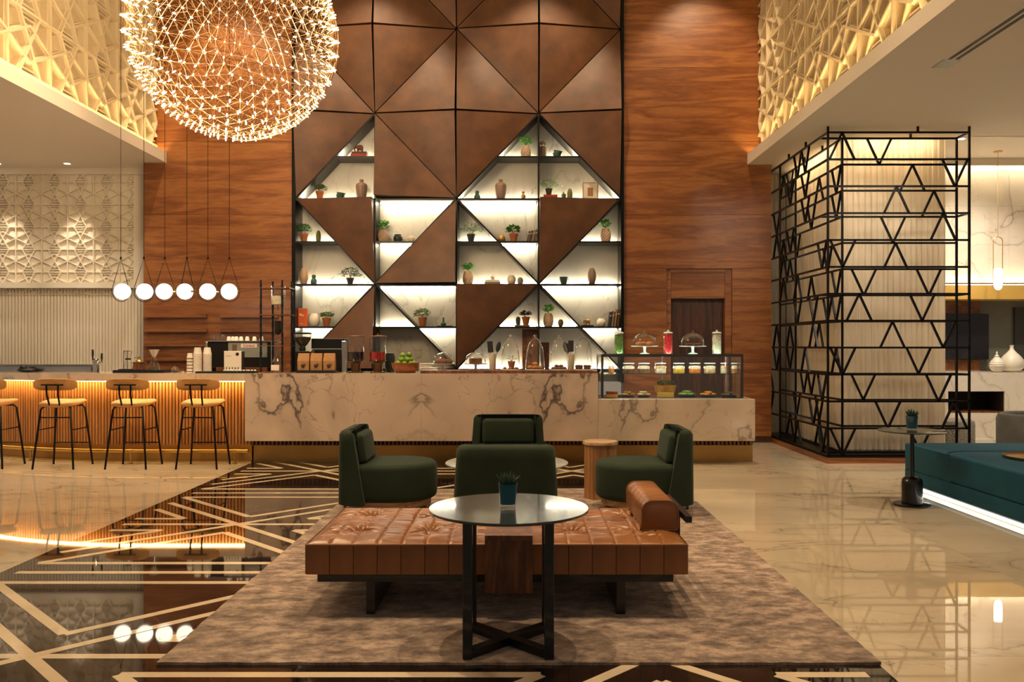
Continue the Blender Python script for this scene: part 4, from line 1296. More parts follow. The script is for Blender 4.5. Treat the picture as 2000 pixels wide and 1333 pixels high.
curtain('sheer_curtain', (4.27, 11.05), (5.63, 11.05), 0.082, 4.16, 'pleated cream sheer curtain on the front of the column, behind the metal screen', 1)
curtain('sheer_curtain', (4.25, 13.3), (4.25, 11.07), 0.082, 4.16, 'pleated cream sheer curtain on the side of the column toward the wood wall', 2)
curtain('sheer_curtain', (3.86, 13.28), (4.22, 13.28), 0.082, 4.16, 'narrow pleated cream sheer curtain behind the far end of the metal screen', 4)
curtain('sheer_curtain', (5.63, 11.08), (5.63, 13.0), 0.082, 4.16, 'pleated cream sheer curtain on the side of the column toward the marble lounge wall', 3)
struct(MB().box(4.45, 5.45, 11.3, 12.9, 0.08, 4.17).build('wall_column', 'ceiling_paint'))
for nm, a in (('front', (4.4, 5.5, 11.16, 11.20)), ('side', (4.34, 4.38, 11.3, 13.0))):  # added strips, no known lamp; they light the curtains from inside
    tag(MB().box(*a, 4.145, 4.16).build('curtain_fill', 'curtain_fill_glow'), f'added warm fill strip at the ceiling behind the {nm} sheer curtain', 'light strip')

# ================================================================ PENDANTS
GP = 'globe pendants over the bar'
PEND = [(236, 62, -1), (281, 42, 1), (322, 8, 1), (365, -28, -1), (406, 18, 1), (448, 14, 1)]
PLB = ['nearest the curved end of the bar', 'second from the curved end of the bar', 'third from the curved end of the bar', 'third from the cold drip tower', 'second from the cold drip tower', 'nearest the cold drip tower']
for i, (px, yaw, sgn) in enumerate(PEND):
    Y = 10.45
    zc = gz(570, Y)
    t = thing('globe_pendant', 'glowing globe pendant in a black teardrop loop, ' + PLB[i], 'pendant lamp', (gx(px, Y), Y, zc), math.radians(yaw), GP)
    R = 0.122; top = gz(505, Y) - zc
    MB().tube([(0, 0, top + 0.02), (0, 0, CEIL - zc)], 0.0035, 6).build('cord', 'black_metal', t)
    MB().lathe([(0.055, CEIL - zc - 0.02), (0.055, CEIL - zc)], 20).build('ceiling_rose', 'black_metal', t)
    MB().lathe([(0.008, top - 0.012), (0.012, top - 0.008), (0.012, top + 0.012), (0.006, top + 0.022)], 12).build('clip', 'black_metal', t)
    al = math.asin(R / top)
    pts = [(0, 0, top)]
    a0, a1 = al, PI - al
    for k in range(25):
        a = a0 - (PI + 2 * al) * k / 24
        pts.append((R * math.cos(a), 0, R * math.sin(a)))
    MB().tube(pts, 0.005, 6, closed=True).build('loop', 'black_metal', t, smooth=True)
    MB().ball((0, -0.03, 0), 0.098, 28, 18).build('globe', 'globe_glow', t, smooth=True)
    MB().tube([(R * 0.99, 0, 0.0), (0.085, -0.02, 0)], 0.014, 10).build('globe_holder', 'brass', t, smooth=True)

t = thing('loop_pendant', 'slim brass loop pendant with a glowing glass tube by the hearth', 'pendant lamp', (gx(1949, 12.3), 12.3, gz(545, 12.3)))
zc = gz(545, 12.3); tp = gz(463, 12.3) - zc
MB().tube([(0, 0, tp), (0, 0, 4.30 - zc)], 0.003, 6).build('rod', 'brass', t)
MB().lathe([(0.06, 4.288 - zc), (0.06, 4.30 - zc)], 20).build('ceiling_rose', 'brass', t)
pts = [(0.068 * math.cos(PI * k / 12), 0, tp - 0.068 + 0.068 * math.sin(PI * k / 12)) for k in range(13)] + [(-0.068, 0, -0.10)] + [(-0.068 * math.cos(PI * k / 12), 0, -0.10 - 0.068 * math.sin(PI * k / 12)) for k in range(1, 13)]
MB().tube(pts, 0.005, 6, closed=True).build('loop', 'brass', t, smooth=True)
MB().lathe([(0.001, -0.165), (0.03, -0.16), (0.052, -0.13), (0.06, -0.09), (0.06, 0.14), (0.052, 0.15), (0.001, 0.15)], 20).build('glass_tube', 'globe_glow', t, smooth=True)

# ================================================================ CHANDELIER
Yc = 8.0
CR = 200 * Yc / F
cc = Vector((gx(457, Yc), Yc, gz(70, Yc)))
chn = thing('chandelier', 'huge spherical wire chandelier studded with tiny lights', 'chandelier', cc)
bm = bmesh.new()
bmesh.ops.create_icosphere(bm, subdivisions=4, radius=1.0)
bm.transform(Matrix.Rotation(0.35, 4, 'X') @ Matrix.Rotation(0.2, 4, 'Y'))
mb = MB()


def wire(p, q, r):
    p = Vector(p); q = Vector(q); d = (q - p).normalized()
    u = d.cross(Vector((0.3, 0.5, 0.81))).normalized(); w_ = d.cross(u)
    a = [u * r, (u * -0.5 + w_ * 0.866) * r, (u * -0.5 - w_ * 0.866) * r]
    mb.add([p + v for v in a] + [q + v for v in a], [(0, 1, 4, 3), (1, 2, 5, 4), (2, 0, 3, 5)])


for e in bm.edges:
    wire(e.verts[0].co * CR, e.verts[1].co * CR, 0.0022)
for fc in bm.faces:
    c_ = fc.calc_center_median().normalized() * (CR - 0.075)
    for v in fc.verts:
        wire(c_, v.co * CR * 0.998, 0.0016)
nodes_ = [v.co.copy().normalized() for v in bm.verts]
bm.free()
mb.build('wire_frame', 'wire_metal', chn)
L = bpy.data.lights.new('chandelier_glow', 'POINT'); L.energy = 300; L.color = (1.0, 0.74, 0.44); L.shadow_soft_size = 0.6
lo = bpy.data.objects.new('chandelier_glow', L); COL.objects.link(lo); lo.parent = chn
MB().tube([(0, 0, CR), (0, 0, CEIL - cc.z)], 0.006, 8).build('suspension', 'steel', chn)
MB().lathe([(0.09, CEIL - cc.z - 0.03), (0.09, CEIL - cc.z)], 24).build('ceiling_rose', 'steel', chn)
led_prof = [(0.001, -0.028), (0.0065, -0.022), (0.0075, 0.0), (0.0065, 0.016), (0.001, 0.022)]
def visible_key(v):
    p = cc + v * CR
    py = CY - (p.z - H) * F / p.y
    return (py < 0, p.y)
order = sorted(nodes_, key=visible_key)
me = None; stuff = MB()
for i, v in enumerate(order):
    R_ = v.to_track_quat('Z', 'Y').to_matrix().to_4x4()
    if i < 300:
        if me is None:
            o = MB().lathe(led_prof, 6).build('light_bulb', 'led_warm', chn, smooth=True); me = o.data
        else: o = link('light_bulb', me, chn)
        o.location = v * (CR - 0.01); o.rotation_euler = R_.to_euler()
    else:
        q = MB().lathe(led_prof, 6).xf(Matrix.Translation(v * (CR - 0.01)) @ R_)
        stuff.add(q.v, q.f)
o = stuff.build('light_bulbs', 'led_warm', chn, smooth=True); o['kind'] = 'stuff'

# ================================================================ THINGS ON THE SHELVES
YS = 12.74
U = YS / F                              # metres per pixel on the shelves
zCm, zC_, zDm, zD, zEm, zE = (rZ[3] + rZ[4]) / 2, rZ[4], (rZ[4] + rZ[5]) / 2, rZ[5], (rZ[5] + rZ[6]) / 2, rZ[6]
EPS = 0.0005


def leaf_mesh(n, c, rx, rz, size, seed, trail=0, upright=0.0):
    """a head of small folded leaves"""
    r_ = random.Random(seed); mb = MB()
    for i in range(n):
        a = r_.uniform(0, 2 * PI); u = r_.uniform(-0.25, 1) ; rr_ = math.sqrt(max(0, 1 - u * u)) * r_.uniform(0.45, 1)
        p = Vector((c[0] + rx * rr_ * math.cos(a), c[1] + rx * 0.8 * rr_ * math.sin(a), c[2] + rz * (u * 0.75 + 0.25)))
        d = Vector((math.cos(a), math.sin(a), 0.35 + upright + r_.uniform(-.4, .4))).normalized()
        s_ = size * r_.uniform(0.7, 1.25)
        side = d.cross(Vector((0, 0, 1))).normalized() * s_ * 0.36
        nn = side.cross(d).normalized() * s_ * 0.10
        q = [p, p + d * s_ * 0.5 + side + nn, p + d * s_, p + d * s_ * 0.5 - side + nn, p + d * s_ * 0.5 - nn]
        mb.add(q, [(0, 1, 4), (1, 2, 4), (2, 3, 4), (3, 0, 4)])
    for k in range(trail):
        a = r_.choice((-1, 1)); p = Vector((c[0] + a * rx * 0.8, c[1] - 0.05, c[2] + rz * 0.3))
        for j in range(8):
            p = p + Vector((a * r_.uniform(0.012, 0.03), r_.uniform(-.008, .004), -0.004 - 0.0035 * j))
            d = Vector((r_.uniform(-1, 1), r_.uniform(-1, -.2), r_.uniform(-.3, .6))).normalized()
            side = d.cross(Vector((0, 0, 1))).normalized() * size * 0.3
            mb.add([p, p + d * size * 0.45 + side, p + d * size * 0.9, p + d * size * 0.45 - side], [(0, 1, 2, 3)])
    return mb


def stems(c, n, h, r, seed):
    r_ = random.Random(seed); mb = MB()
    for i in range(n):
        a = r_.uniform(0, 2 * PI); k = r_.uniform(0.2, 1) * r
        mb.tube([(c[0], c[1], c[2]), (c[0] + k * 0.5 * math.cos(a), c[1] + k * 0.5 * math.sin(a), c[2] + h * 0.6), (c[0] + k * math.cos(a), c[1] + k * math.sin(a), c[2] + h)], 0.002, 4)
    return mb


def pot_plant(px, z, label, ph=17, pw=16, lh=14, lw=22, leaf='leaf_green', pot='terracotta', trail=0, seed=1, y=YS, group='potted plants on the lit shelves', n=150):
    t = thing('potted_plant', label, 'plant', (gx(px, y), y, z + EPS), group=group)
    h = ph * U; w = pw * U / 2
    MB().lathe([(w * 0.62, 0), (w * 0.64, 0.003), (w * 0.92, h * 0.78), (w * 1.0, h * 0.78), (w * 1.02, h), (w * 0.9, h), (w * 0.86, h * 0.85), (0.001, h * 0.84)], 22).build('pot', pot, t, smooth=True)
    stems((0, 0, h * 0.84), 7, lh * U * 0.6, lw * U * 0.35, seed).build('stems', 'leaf_olive', t)
    leaf_mesh(n, (0, 0, h + 0.012), lw * U / 2, lh * U * 0.9, 0.046 if n > 100 else 0.025, seed, trail).build('foliage', leaf, t)
    return t


def diamond(n):
    return lambda k, i: 1.035 if (k + i) % 2 == 0 else 0.965


def hatched_vase(px, z, label, vh=24, vw=22, lh=16, seed=1, mat='vase_beige', plant=True, y=YS):
    t = thing('hatched_vase', label, 'vase', (gx(px, y), y, z + EPS), group='diamond-textured vases on the lit shelves')
    h = vh * U; w = vw * U / 2
    m = 9
    prof = [(w * 0.55, 0)] + [(w * (0.62 + 0.38 * math.sin(PI * (0.12 + 0.76 * k / m)) - 0.14 * k / m), 0.004 + (h - 0.004) * k / m) for k in range(m + 1)] + [(w * 0.5, h * 0.99), (w * 0.48, h * 0.9), (0.001, h * 0.88)]
    MB().lathe(prof, 22, wob=lambda k, i: (1.04 if (k + i) % 2 == 0 else 0.96) if 1 < i < m else 1).build('body', mat, t, smooth=False)
    if plant:
        stems((0, 0, h * 0.88), 6, lh * U * 0.6, 0.04, seed).build('stems', 'leaf_bright', t)
        leaf_mesh(60, (0, 0, h + 0.012), 0.07, lh * U * 0.85, 0.058, seed, 0, 0.3).build('foliage', 'leaf_bright', t)
    return t


def vase(px, z, label, prof, mat, h, w, name='vase', cat='vase', y=YS, wob=None, n=24, group=None):
    hh = h * U; ww = w * U / 2
    o = MB().lathe([(r * ww, q * hh) for r, q in prof], n, wob=wob).build(name, mat, smooth=True, loc=(gx(px, y), y, z + EPS))
    return tag(o, label, cat, group)


P_OVAL = [(0.45, 0), (0.7, 0.06), (0.95, 0.3), (1.0, 0.5), (0.9, 0.75), (0.6, 0.93), (0.45, 1.0), (0.35, 1.0), (0.4, 0.93)]
P_SLIM = [(0.7, 0), (0.9, 0.08), (1.0, 0.35), (0.95, 0.65), (0.7, 0.87), (0.45, 0.95), (0.4, 1.0), (0.3, 1.0), (0.3, 0.95)]
P_BOTTLE = [(0.75, 0), (0.8, 0.02), (1.0, 0.65), (0.98, 0.72), (0.8, 0.80), (0.34, 0.86), (0.30, 0.90), (0.36, 0.94), (0.36, 1.0), (0.26, 1.0), (0.24, 0.92)]
P_GOURD = [(0.6, 0), (0.9, 0.08), (1.0, 0.28), (0.8, 0.5), (0.5, 0.62), (0.55, 0.72), (0.62, 0.84), (0.5, 1.0), (0.4, 1.0), (0.45, 0.85)]
P_ROUND = [(0.5, 0), (0.8, 0.1), (1.0, 0.42), (0.9, 0.75), (0.6, 0.92), (0.55, 1.0), (0.45, 1.0), (0.5, 0.9)]
P_BOWL = [(0.55, 0), (0.6, 0.04), (0.85, 0.35), (0.95, 0.8), (1.0, 1.0), (0.93, 1.0), (0.85, 0.7), (0.6, 0.25), (0.01, 0.15)]
P_JAR = [(0.55, 0), (0.85, 0.12), (1.0, 0.45), (0.92, 0.75), (0.7, 0.9), (0.75, 1.0), (0.65, 1.0), (0.6, 0.9)]


def bowls(px, z, label, mat='bowl_green', w=18, h=14, n=2, y=YS):
    t = thing('bowl_stack', label, 'bowls', (gx(px, y), y, z + EPS))
    hh = h * U * 0.72; ww = w * U / 2
    for k in range(n):
        o = MB().lathe([(r * ww * 0.98, q * hh) for r, q in P_BOWL], 24).build('bowl', mat, t, smooth=True, loc=(0.004 * k, 0, k * h * U * 0.32))
        if k: o.rotation_euler = (0.1, 0.16, 0)


def book(x0, z, w, h, d, mat, label, y=YS, tilt=0.0, group=None):
    """upright book: spine toward the viewer"""
    t = thing('book', label, 'book', (x0, y, z + EPS), group=group)
    r = (0, tilt, 0)
    MB().box(0, w, -d / 2, -d / 2 + 0.003, 0, h).build('spine', mat, t, rot=r)
    MB().box(0, 0.003, -d / 2, d / 2, 0, h).box(w - 0.003, w, -d / 2, d / 2, 0, h).build('cover', mat, t, rot=r)
    MB().box(0.003, w - 0.003, -d / 2 + 0.003, d / 2 - 0.004, 0.004, h - 0.004).build('pages', 'page', t, rot=r)
    MB().box(0.15 * w, 0.85 * w, -d / 2 - 0.0006, -d / 2, h * 0.7, h * 0.76).build('spine_band', 'page', t, rot=r)
    return t


def flat_book(px, z, w, h, mat, label, y=YS, d=0.16, group=None):
    t = thing('book', label, 'book', (gx(px, y), y, z + EPS), group=group)
    W = w * U / 2; hh = h * U
    MB().box(-W, W, -d / 2, d / 2, 0, 0.003).box(-W, W, -d / 2, d / 2, hh - 0.003, hh).box(-W, W, -d / 2, -d / 2 + 0.003, 0.003, hh - 0.003).build('cover', mat, t)
    MB().box(-W + 0.004, W - 0.004, -d / 2 + 0.003, d / 2 - 0.004, 0.003, hh - 0.003).build('pages', 'page', t)
    return z + EPS + hh


def elephant(px, z, label, mat, w=17, y=YS, cat='figurine'):
    k = w * U / 0.13
    t = thing('elephant_figurine', label, cat, (gx(px, y), y, z + EPS))
    mb = MB().ball((0, 0, 0.072), 0.042, 14, 10, (1.15, 0.8, 0.9))
    mb.xf(Matrix.Scale(k, 4)).build('body', mat, t, smooth=True)
    MB().ball((-0.05, 0, 0.082), 0.027, 12, 8).tube([(-0.066, 0, 0.08), (-0.078, 0, 0.05), (-0.07, 0, 0.02), (-0.058, 0, 0.012)], [0.013, 0.010, 0.007, 0.005], 8).xf(Matrix.Scale(k, 4)).build('head', mat, t, smooth=True)
    for s_ in (-1, 1):
        MB().ball((-0.04, s_ * 0.024, 0.082), 0.022, 10, 8, (0.8, 0.25, 1)).xf(Matrix.Scale(k, 4)).build('ear', mat, t, smooth=True)
    for x_ in (-0.028, 0.03):
        for s_ in (-1, 1):
            MB().lathe([(0.013, 0), (0.012, 0.03), (0.016, 0.06)], 10, (x_, s_ * 0.017, 0)).xf(Matrix.Scale(k, 4)).build('leg', mat, t, smooth=True)


# row C, upper boards
zt_ = flat_book(702, zCm, 31, 7, 'red_book', 'red book lying under the carved wooden elephant')
zt_ = flat_book(703, zt_, 29, 4, 'book_dark', 'thin dark book on the red book under the wooden elephant')
elephant(703, zt_, 'carved dark wood elephant on a red book', 'carved_wood', 18)
hatched_vase(1027, zCm, 'diamond-textured beige vase with green sprig in a peak niche', 24, 21, 16, 11)
for k, (m_, w_, h_) in enumerate((('book_dark', 4, 31), ('book_brown', 4.5, 32), ('book_grey', 3.5, 30))):
    book(gx(1054 + k * 4.6, YS), zCm, w_ * U * 0.95, h_ * U, 0.16, m_, ('dark', 'brown', 'grey')[k] + ' book standing upright beside green bowls in the peak niche', group='upright books in the peak niche')
bowls(1088, zCm, 'stack of dark green bowls in the peak niche beside upright books', w=18, h=14)
# row C, lower boards
pot_plant(625, zC_, 'bushy plant in a terracotta pot beside green bowls', 17, 16, 11, 20, 'leaf_olive', seed=2)
bowls(665, zC_, 'stack of green bowls between a terracotta pot and a brown bottle vase', w=19, h=14)
vase(706, zC_, 'ribbed brown bottle vase beside green bowls under the elephant niche', P_BOTTLE, 'vase_brown', 40, 22, 'bottle_vase', wob=lambda k, i: 1.03 if k % 2 else 0.97, n=32)
vase(932, zC_, 'small dark green gourd vase beside a ribbed brown bottle vase', P_GOURD, 'vase_green', 18, 13)
vase(978, zC_, 'ribbed brown bottle vase between a green gourd vase and gold figurine', P_BOTTLE, 'vase_brown', 40, 22, 'bottle_vase', wob=lambda k, i: 1.03 if k % 2 else 0.97, n=32)
t = thing('monkey_figurine', 'small gilded seated monkey figurine on the shelf', 'figurine', (gx(1022, YS), YS, zC_ + EPS))
MB().ball((0, 0, 0.05), 0.035, 12, 10, (0.9, 0.8, 1.35)).build('body', 'gilt', t, smooth=True)
MB().ball((0.0, 0, 0.115), 0.021, 12, 8).build('head', 'gilt', t, smooth=True)
MB().tube([(-0.02, 0, 0.01), (-0.055, 0, 0.008), (-0.06, 0, 0.03)], 0.006, 8).build('tail', 'gilt', t, smooth=True)
for s_ in (-1, 1):
    MB().tube([(0.015, s_ * 0.028, 0.075), (0.03, s_ * 0.02, 0.045), (0.02, s_ * 0.01, 0.03)], 0.008, 8).build('arm', 'gilt', t, smooth=True)
zt_ = flat_book(1075, zC_, 27, 9, 'red_book', 'red book lying under a trailing plant')
pot_plant(1072, zt_, 'trailing plant in a dark pot standing on a red book', 13, 14, 16, 34, 'leaf_pale', 'dark_pot', 3, 6)
vase(1101, zC_, 'tiny green grey bottle beside an olive vase', P_BOTTLE, 'vase_green', 15, 9)
vase(1113, zC_, 'slim olive vase beside the white picture frame', P_SLIM, 'vase_olive', 22, 11)
t = thing('picture_frame', 'white picture frame with wide mount leaning in the niche corner', 'picture', (gx(1153, YS), YS, zC_ + EPS), 0)
MB().box(-0.115, 0.115, 0, 0.02, 0, 0.265).build('mount', 'vase_white', t)
for a in ((-0.118, -0.105, 0, 0.27), (0.105, 0.118, 0, 0.27)): MB().box(a[0], a[1], -0.006, 0.02, a[2], a[3]).build('moulding', 'pale_oak', t)
for a in ((-0.105, 0.105, 0, 0.012), (-0.105, 0.105, 0.258, 0.27)): MB().box(a[0], a[1], -0.006, 0.02, a[2], a[3]).build('moulding', 'pale_oak', t)
MB().box(-0.042, 0.042, -0.002, 0, 0.06, 0.19).build('picture', 'book_tan', t)
# row D, middle boards
pot_plant(594, zDm, 'leafy plant in a terracotta pot beside a slim olive vase', 17, 16, 17, 26, 'leaf_green', seed=8)
vase(622, zDm, 'slim olive vase beside a terracotta pot plant by the wood wall', P_SLIM, 'vase_olive', 23, 10)
hatched_vase(748, zDm, 'diamond-textured pink beige vase with leaves beside a dark round jar', 24, 22, 18, 12)
vase(777, zDm, 'dark green squat jar beside a cream shell', P_JAR, 'vase_dark', 15, 18, 'jar')
t = thing('shell_ornament', 'cream coiled shell ornament beside the dark squat jar', 'ornament', (gx(802, YS), YS, zDm + EPS))
MB().ball((0.01, 0, 0.05), 0.05, 16, 10, (1.15, 0.7, 1.0)).build('whorl', 'vase_cream', t, smooth=True)
MB().ball((0.03, -0.012, 0.062), 0.032, 12, 8, (1, 0.8, 1)).build('inner_whorl', 'vase_cream', t, smooth=True)
MB().lathe([(0.02, 0), (0.014, 0.05), (0.002, 0.09)], 10).xf(Matrix.Translation((-0.03, 0, 0.02)) @ Matrix.Rotation(-1.9, 4, 'Y')).build('lip', 'vase_cream', t, smooth=True)
pot_plant(920, zDm, 'pale trailing plant in a grey pot in the left sloping niche', 16, 16, 20, 42, 'leaf_pale', 'dark_pot', 3, 9)
vase(980, zDm, 'small round golden vase beside a terracotta pot and leaning books', P_ROUND, 'gilt', 14, 15)
pot_plant(1003, zDm, 'leafy plant in a terracotta pot beside leaning books', 17, 17, 15, 26, 'leaf_green', seed=10)
for k, m_ in enumerate(('book_brown', 'book_dark', 'book_grey', 'book_brown')):
    book(gx(1028 + k * 4.6, YS), zDm, 3.9 * U, (22 + k) * U, 0.15, m_, ('first', 'second', 'third', 'fourth')[k] + ' from the terracotta pot of four dark leaning books', tilt=0.22, group='leaning books in the niche')
hatched_vase(1183, zDm, 'diamond-textured beige vase with green leaves by the right frame post', 27, 21, 15, 14)
# row D, lower boards
vase(594, zD, 'tall ringed beige vase beside a small green bottle vase', P_OVAL, 'vase_beige', 33, 17, wob=lambda k, i: 1.0, n=26)
vase(613, zD, 'small green bottle vase beside a tall ringed beige vase', P_GOURD, 'vase_green', 19, 13)
pot_plant(684, zD, 'trailing plant in a dark pot with stray shoots over the shelf edge', 13, 15, 19, 38, 'leaf_olive', 'dark_pot', 4, 15)
hatched_vase(914, zD, 'diamond-textured beige vase with green leaves beside a pale book pair', 26, 22, 15, 16)
zt_ = flat_book(962, zD, 31, 4.5, 'book_grey', 'lower of two pale books lying under a finial')
zt_ = flat_book(962, zt_, 28, 4, 'page', 'upper of two pale books lying under a finial')
vase(962, zt_, 'small pale stone finial on the two lying books', [(0.9, 0), (1, 0.1), (0.5, 0.2), (0.8, 0.4), (0.9, 0.55), (0.5, 0.75), (0.35, 0.85), (0.05, 1.0)], 'vase_cream', 10, 10, 'finial', 'ornament')
vase(999, zD, 'round white pot beside a smaller cream pot', P_ROUND, 'vase_cream', 18, 17)
vase(1016, zD, 'smaller cream pot beside a round white pot', P_ROUND, 'vase_grey', 14, 12)
t = thing('handled_bowl', 'grey green bowl with two small handles', 'bowl', (gx(1101, YS), YS, zD + EPS))
MB().lathe([(r * 8.5 * U, q * 15 * U) for r, q in P_BOWL], 24).build('body', 'bowl_green', t, smooth=True)
for s_ in (-1, 1): MB().tube([(s_ * 0.06, 0, 0.085), (s_ * 0.078, 0, 0.085), (s_ * 0.078, 0, 0.065), (s_ * 0.058, 0, 0.06)], 0.005, 6).build('handle', 'bowl_green', t, smooth=True)
vase(1156, zD, 'tall slim grey brown vase beside the handled bowl', P_OVAL, 'vase_brown', 32, 17, wob=lambda k, i: 1.0)
# row E, middle boards
t = thing('orange_book', 'bright orange book standing with pale printed marks', 'book', (gx(590, YS), YS, zEm + EPS), 0)
MB().box(-0.10, 0.085, -0.03, 0.02, 0, 0.275).build('cover', 'orange_book', t)
MB().box(-0.098, 0.083, -0.028, 0.0185, 0.275, 0.277).build('pages', 'page', t)
for a in ((-0.03, 0.0, 0.165, 0.195), (0.008, 0.03, 0.155, 0.18), (-0.02, 0.02, 0.04, 0.048)): MB().box(a[0], a[1], -0.0308, -0.03, a[2], a[3]).build('printed_mark', 'page', t)
vase(614, zEm, 'round white woven-pattern pot beside the bright orange book', P_ROUND, 'vase_white', 26, 21, wob=diamond(1), n=26)
pot_plant(638, zEm, 'small plant in a terracotta pot beside the round woven-pattern pot', 17, 17, 10, 22, 'leaf_pale', seed=17)
pot_plant(825, zEm, 'pale leafy plant in a terracotta pot beside a dark tray', 18, 16, 16, 28, 'leaf_pale', seed=18)
o = MB().box(-15 * U, 15 * U, -0.07, 0.07, 0, 0.012).build('tray', 'black_paint', loc=(gx(869, YS), YS, zEm + EPS), bevel=0.003); tag(o, 'flat dark tray under a small green bud vase', 'tray')
vase(866, zEm + 0.0125, 'small dark green bud vase with tall neck on a dark tray', [(0.6, 0), (0.95, 0.12), (1.0, 0.25), (0.6, 0.4), (0.3, 0.5), (0.28, 0.9), (0.36, 1.0), (0.26, 1.0), (0.2, 0.9)], 'vase_green', 16, 11, 'bud_vase')
zt_ = flat_book(1020, zEm, 30, 3, 'book_brown', 'thin brown book lying under a cactus and a terracotta pot')
t = thing('cactus', 'small dark green cactus on a thin brown book', 'plant', (gx(1012, YS), YS, zt_ + EPS))
MB().lathe([(0.026, 0), (0.034, 0.02), (0.036, 0.08), (0.028, 0.115), (0.004, 0.13)], 20, wob=lambda k, i: 1.06 if k % 2 else 0.92).build('stem', 'succulent', t, smooth=True)
pot_plant(1027, zt_, 'bronze-leaved plant in a terracotta pot beside a cactus', 16, 16, 9, 20, 'leaf_bronze', seed=19)
hatched_vase(1071, zEm, 'diamond-textured beige vase with green leaves beside a tiny yellow vase', 26, 21, 14, 20)
vase(1095, zEm, 'tiny yellow green egg-shaped vase', P_OVAL, 'vase_olive', 14, 11)
o = MB().box(-12 * U, 12 * U, -0.06, 0.06, 0, 0.022).build('display_block', 'black_paint', loc=(gx(1147, YS), YS, zEm + EPS), bevel=0.003); tag(o, 'dark block under the golden elephant', 'stand')
elephant(1148, zEm + 0.0225, 'golden elephant figurine on a dark block', 'gilt', 14)
vase(1174, zEm, 'squat round white pot between the golden elephant and upright books', P_ROUND, 'vase_white', 16, 18)
for k, (m_, h_) in enumerate((('book_dark', 29), ('book_grey', 30), ('book_tan', 33), ('book_brown', 34))):
    book(gx(1187 + k * 5.2, YS), zEm, 4.4 * U, h_ * U, 0.15, m_, ('dark', 'grey', 'tan', 'brown')[k] + ' book leaning beside the squat round white pot', tilt=0.12, group='books beside the round white pot')
# boards leaning behind the domes
for (a, b, py, lb) in ((1020, 1050, 643, 'tall reddish wood cutting board leaning behind the glass domes'), (1056, 1073, 669, 'short dark wood cutting board leaning beside the tall one')):
    t = thing('cutting_board', lb, 'cutting board', (gx((a + b) / 2, 12.8), 12.8, zE + EPS))
    wdt = (b - a) * 12.8 / F / 2; hh = gz(py, 12.8) - zE
    for k in range(3):
        MB().box(-wdt + k * wdt * 2 / 3, -wdt + (k + 1) * wdt * 2 / 3 - 0.0006, 0, 0.025, 0, hh).build('stave', 'walnut' if 'dark' in lb else 'veneer', t, rot=(-0.06, 0, 0))

# ================================================================ THINGS ON THE COUNTERS
YK = 10.5
K = YK / F
TZ = TOPZ + EPS


def kx(px, y=YK): return gx(px, y)


# steel sink rim and folded cloth on the bar
t = thing('steel_sink', 'long stainless steel sink rim set in the bar top', 'sink', (0, 0, TZ))
xa, xb = -6.75, kx(180, 10.75)
MB().box(xa, xb, 10.72, 10.74, 0, 0.07).build('front_lip', 'steel', t)
MB().box(xa, xb, 10.90, 10.92, 0, 0.095).build('back_lip', 'steel', t)
MB().box(xa, xa + 0.02, 10.74, 10.90, 0, 0.07).box(xb - 0.02, xb, 10.74, 10.90, 0, 0.07).build('end_lip', 'steel', t)
MB().box(xa + 0.02, xb - 0.02, 10.74, 10.90, 0, 0.004).build('basin', 'dark_steel', t)
t = thing('folded_cloth', 'crumpled black cloth lying on the bar top', 'cloth', (kx(50, 10.6), 10.62, TZ))
MB().ball((0, 0, 0.03), 0.1, 14, 8, (1.2, 0.6, 0.3)).build('cloth', 'black_plastic', t, smooth=True)
MB().ball((-0.04, 0, 0.055), 0.05, 12, 8, (1, 0.7, 0.8)).build('fold', 'black_plastic', t, smooth=True)
t = thing('beer_tap', 'chrome double beer tap column with black handles', 'beer tap', (kx(187), YK, TZ))
MB().lathe([(0.045, 0), (0.045, 0.006), (0.036, 0.008), (0.036, 0.165), (0.03, 0.175), (0.001, 0.178)], 24).build('column', 'chrome', t, smooth=True)
for dx, dz, yy in ((-0.012, 0.0, -0.03), (0.085, -0.045, 0.0)):
    MB().tube([(0 if dx < 0 else 0.03, yy * 0.3, 0.15 + dz * 0.4), (dx, yy - 0.03, 0.15 + dz * 0.4), (dx + 0.015, yy - 0.045, 0.11 + dz * 0.4)], 0.009, 8).build('spout', 'chrome', t, smooth=True)
    MB().lathe([(0.008, 0), (0.009, 0.05), (0.013, 0.055), (0.013, 0.125), (0.009, 0.13)], 12, (dx, yy - 0.02, 0.16 + dz)).build('handle', 'black_plastic', t, smooth=True)
o = MB().box(-0.315, 0.315, -0.12, 0.12, 0, 0.036).build('black_tray', 'black_paint', loc=(kx(278), YK, TZ), bevel=0.004); tag(o, 'long black tray carrying pour over coffee glassware', 'tray')
zt_ = TZ + 0.036 + EPS
t = thing('dripper_stand', 'wire stand with a glass coffee dripper on the black tray', 'coffee dripper', (kx(247), YK, zt_))
MB().box(-0.075, 0.075, -0.06, 0.06, 0, 0.01).build('base', 'black_paint', t)
for s_ in (-0.055, -0.01): MB().tube([(s_, 0.04, 0.01), (s_, 0.04, 0.235)], 0.004, 6).build('rod', 'dark_steel', t)
MB().tube([(-0.06, 0.04, 0.235), (0.03, 0.04, 0.235)], 0.005, 6).build('arm', 'dark_steel', t)
MB().lathe([(0.055, 0.012), (0.057, 0.02), (0.03, 0.11), (0.022, 0.135), (0.05, 0.235)], 20, (0.025, -0.01, 0), caps=False).build('flask', 'glass_bold', t, smooth=True)
MB().lathe([(0.03, 0.125), (0.033, 0.128), (0.033, 0.142), (0.03, 0.145)], 16, (0.025, -0.01, 0)).build('collar', 'black_plastic', t)
t = thing('coffee_mill', 'small wooden box coffee mill with brass dome on the black tray', 'coffee grinder', (kx(272), YK, zt_))
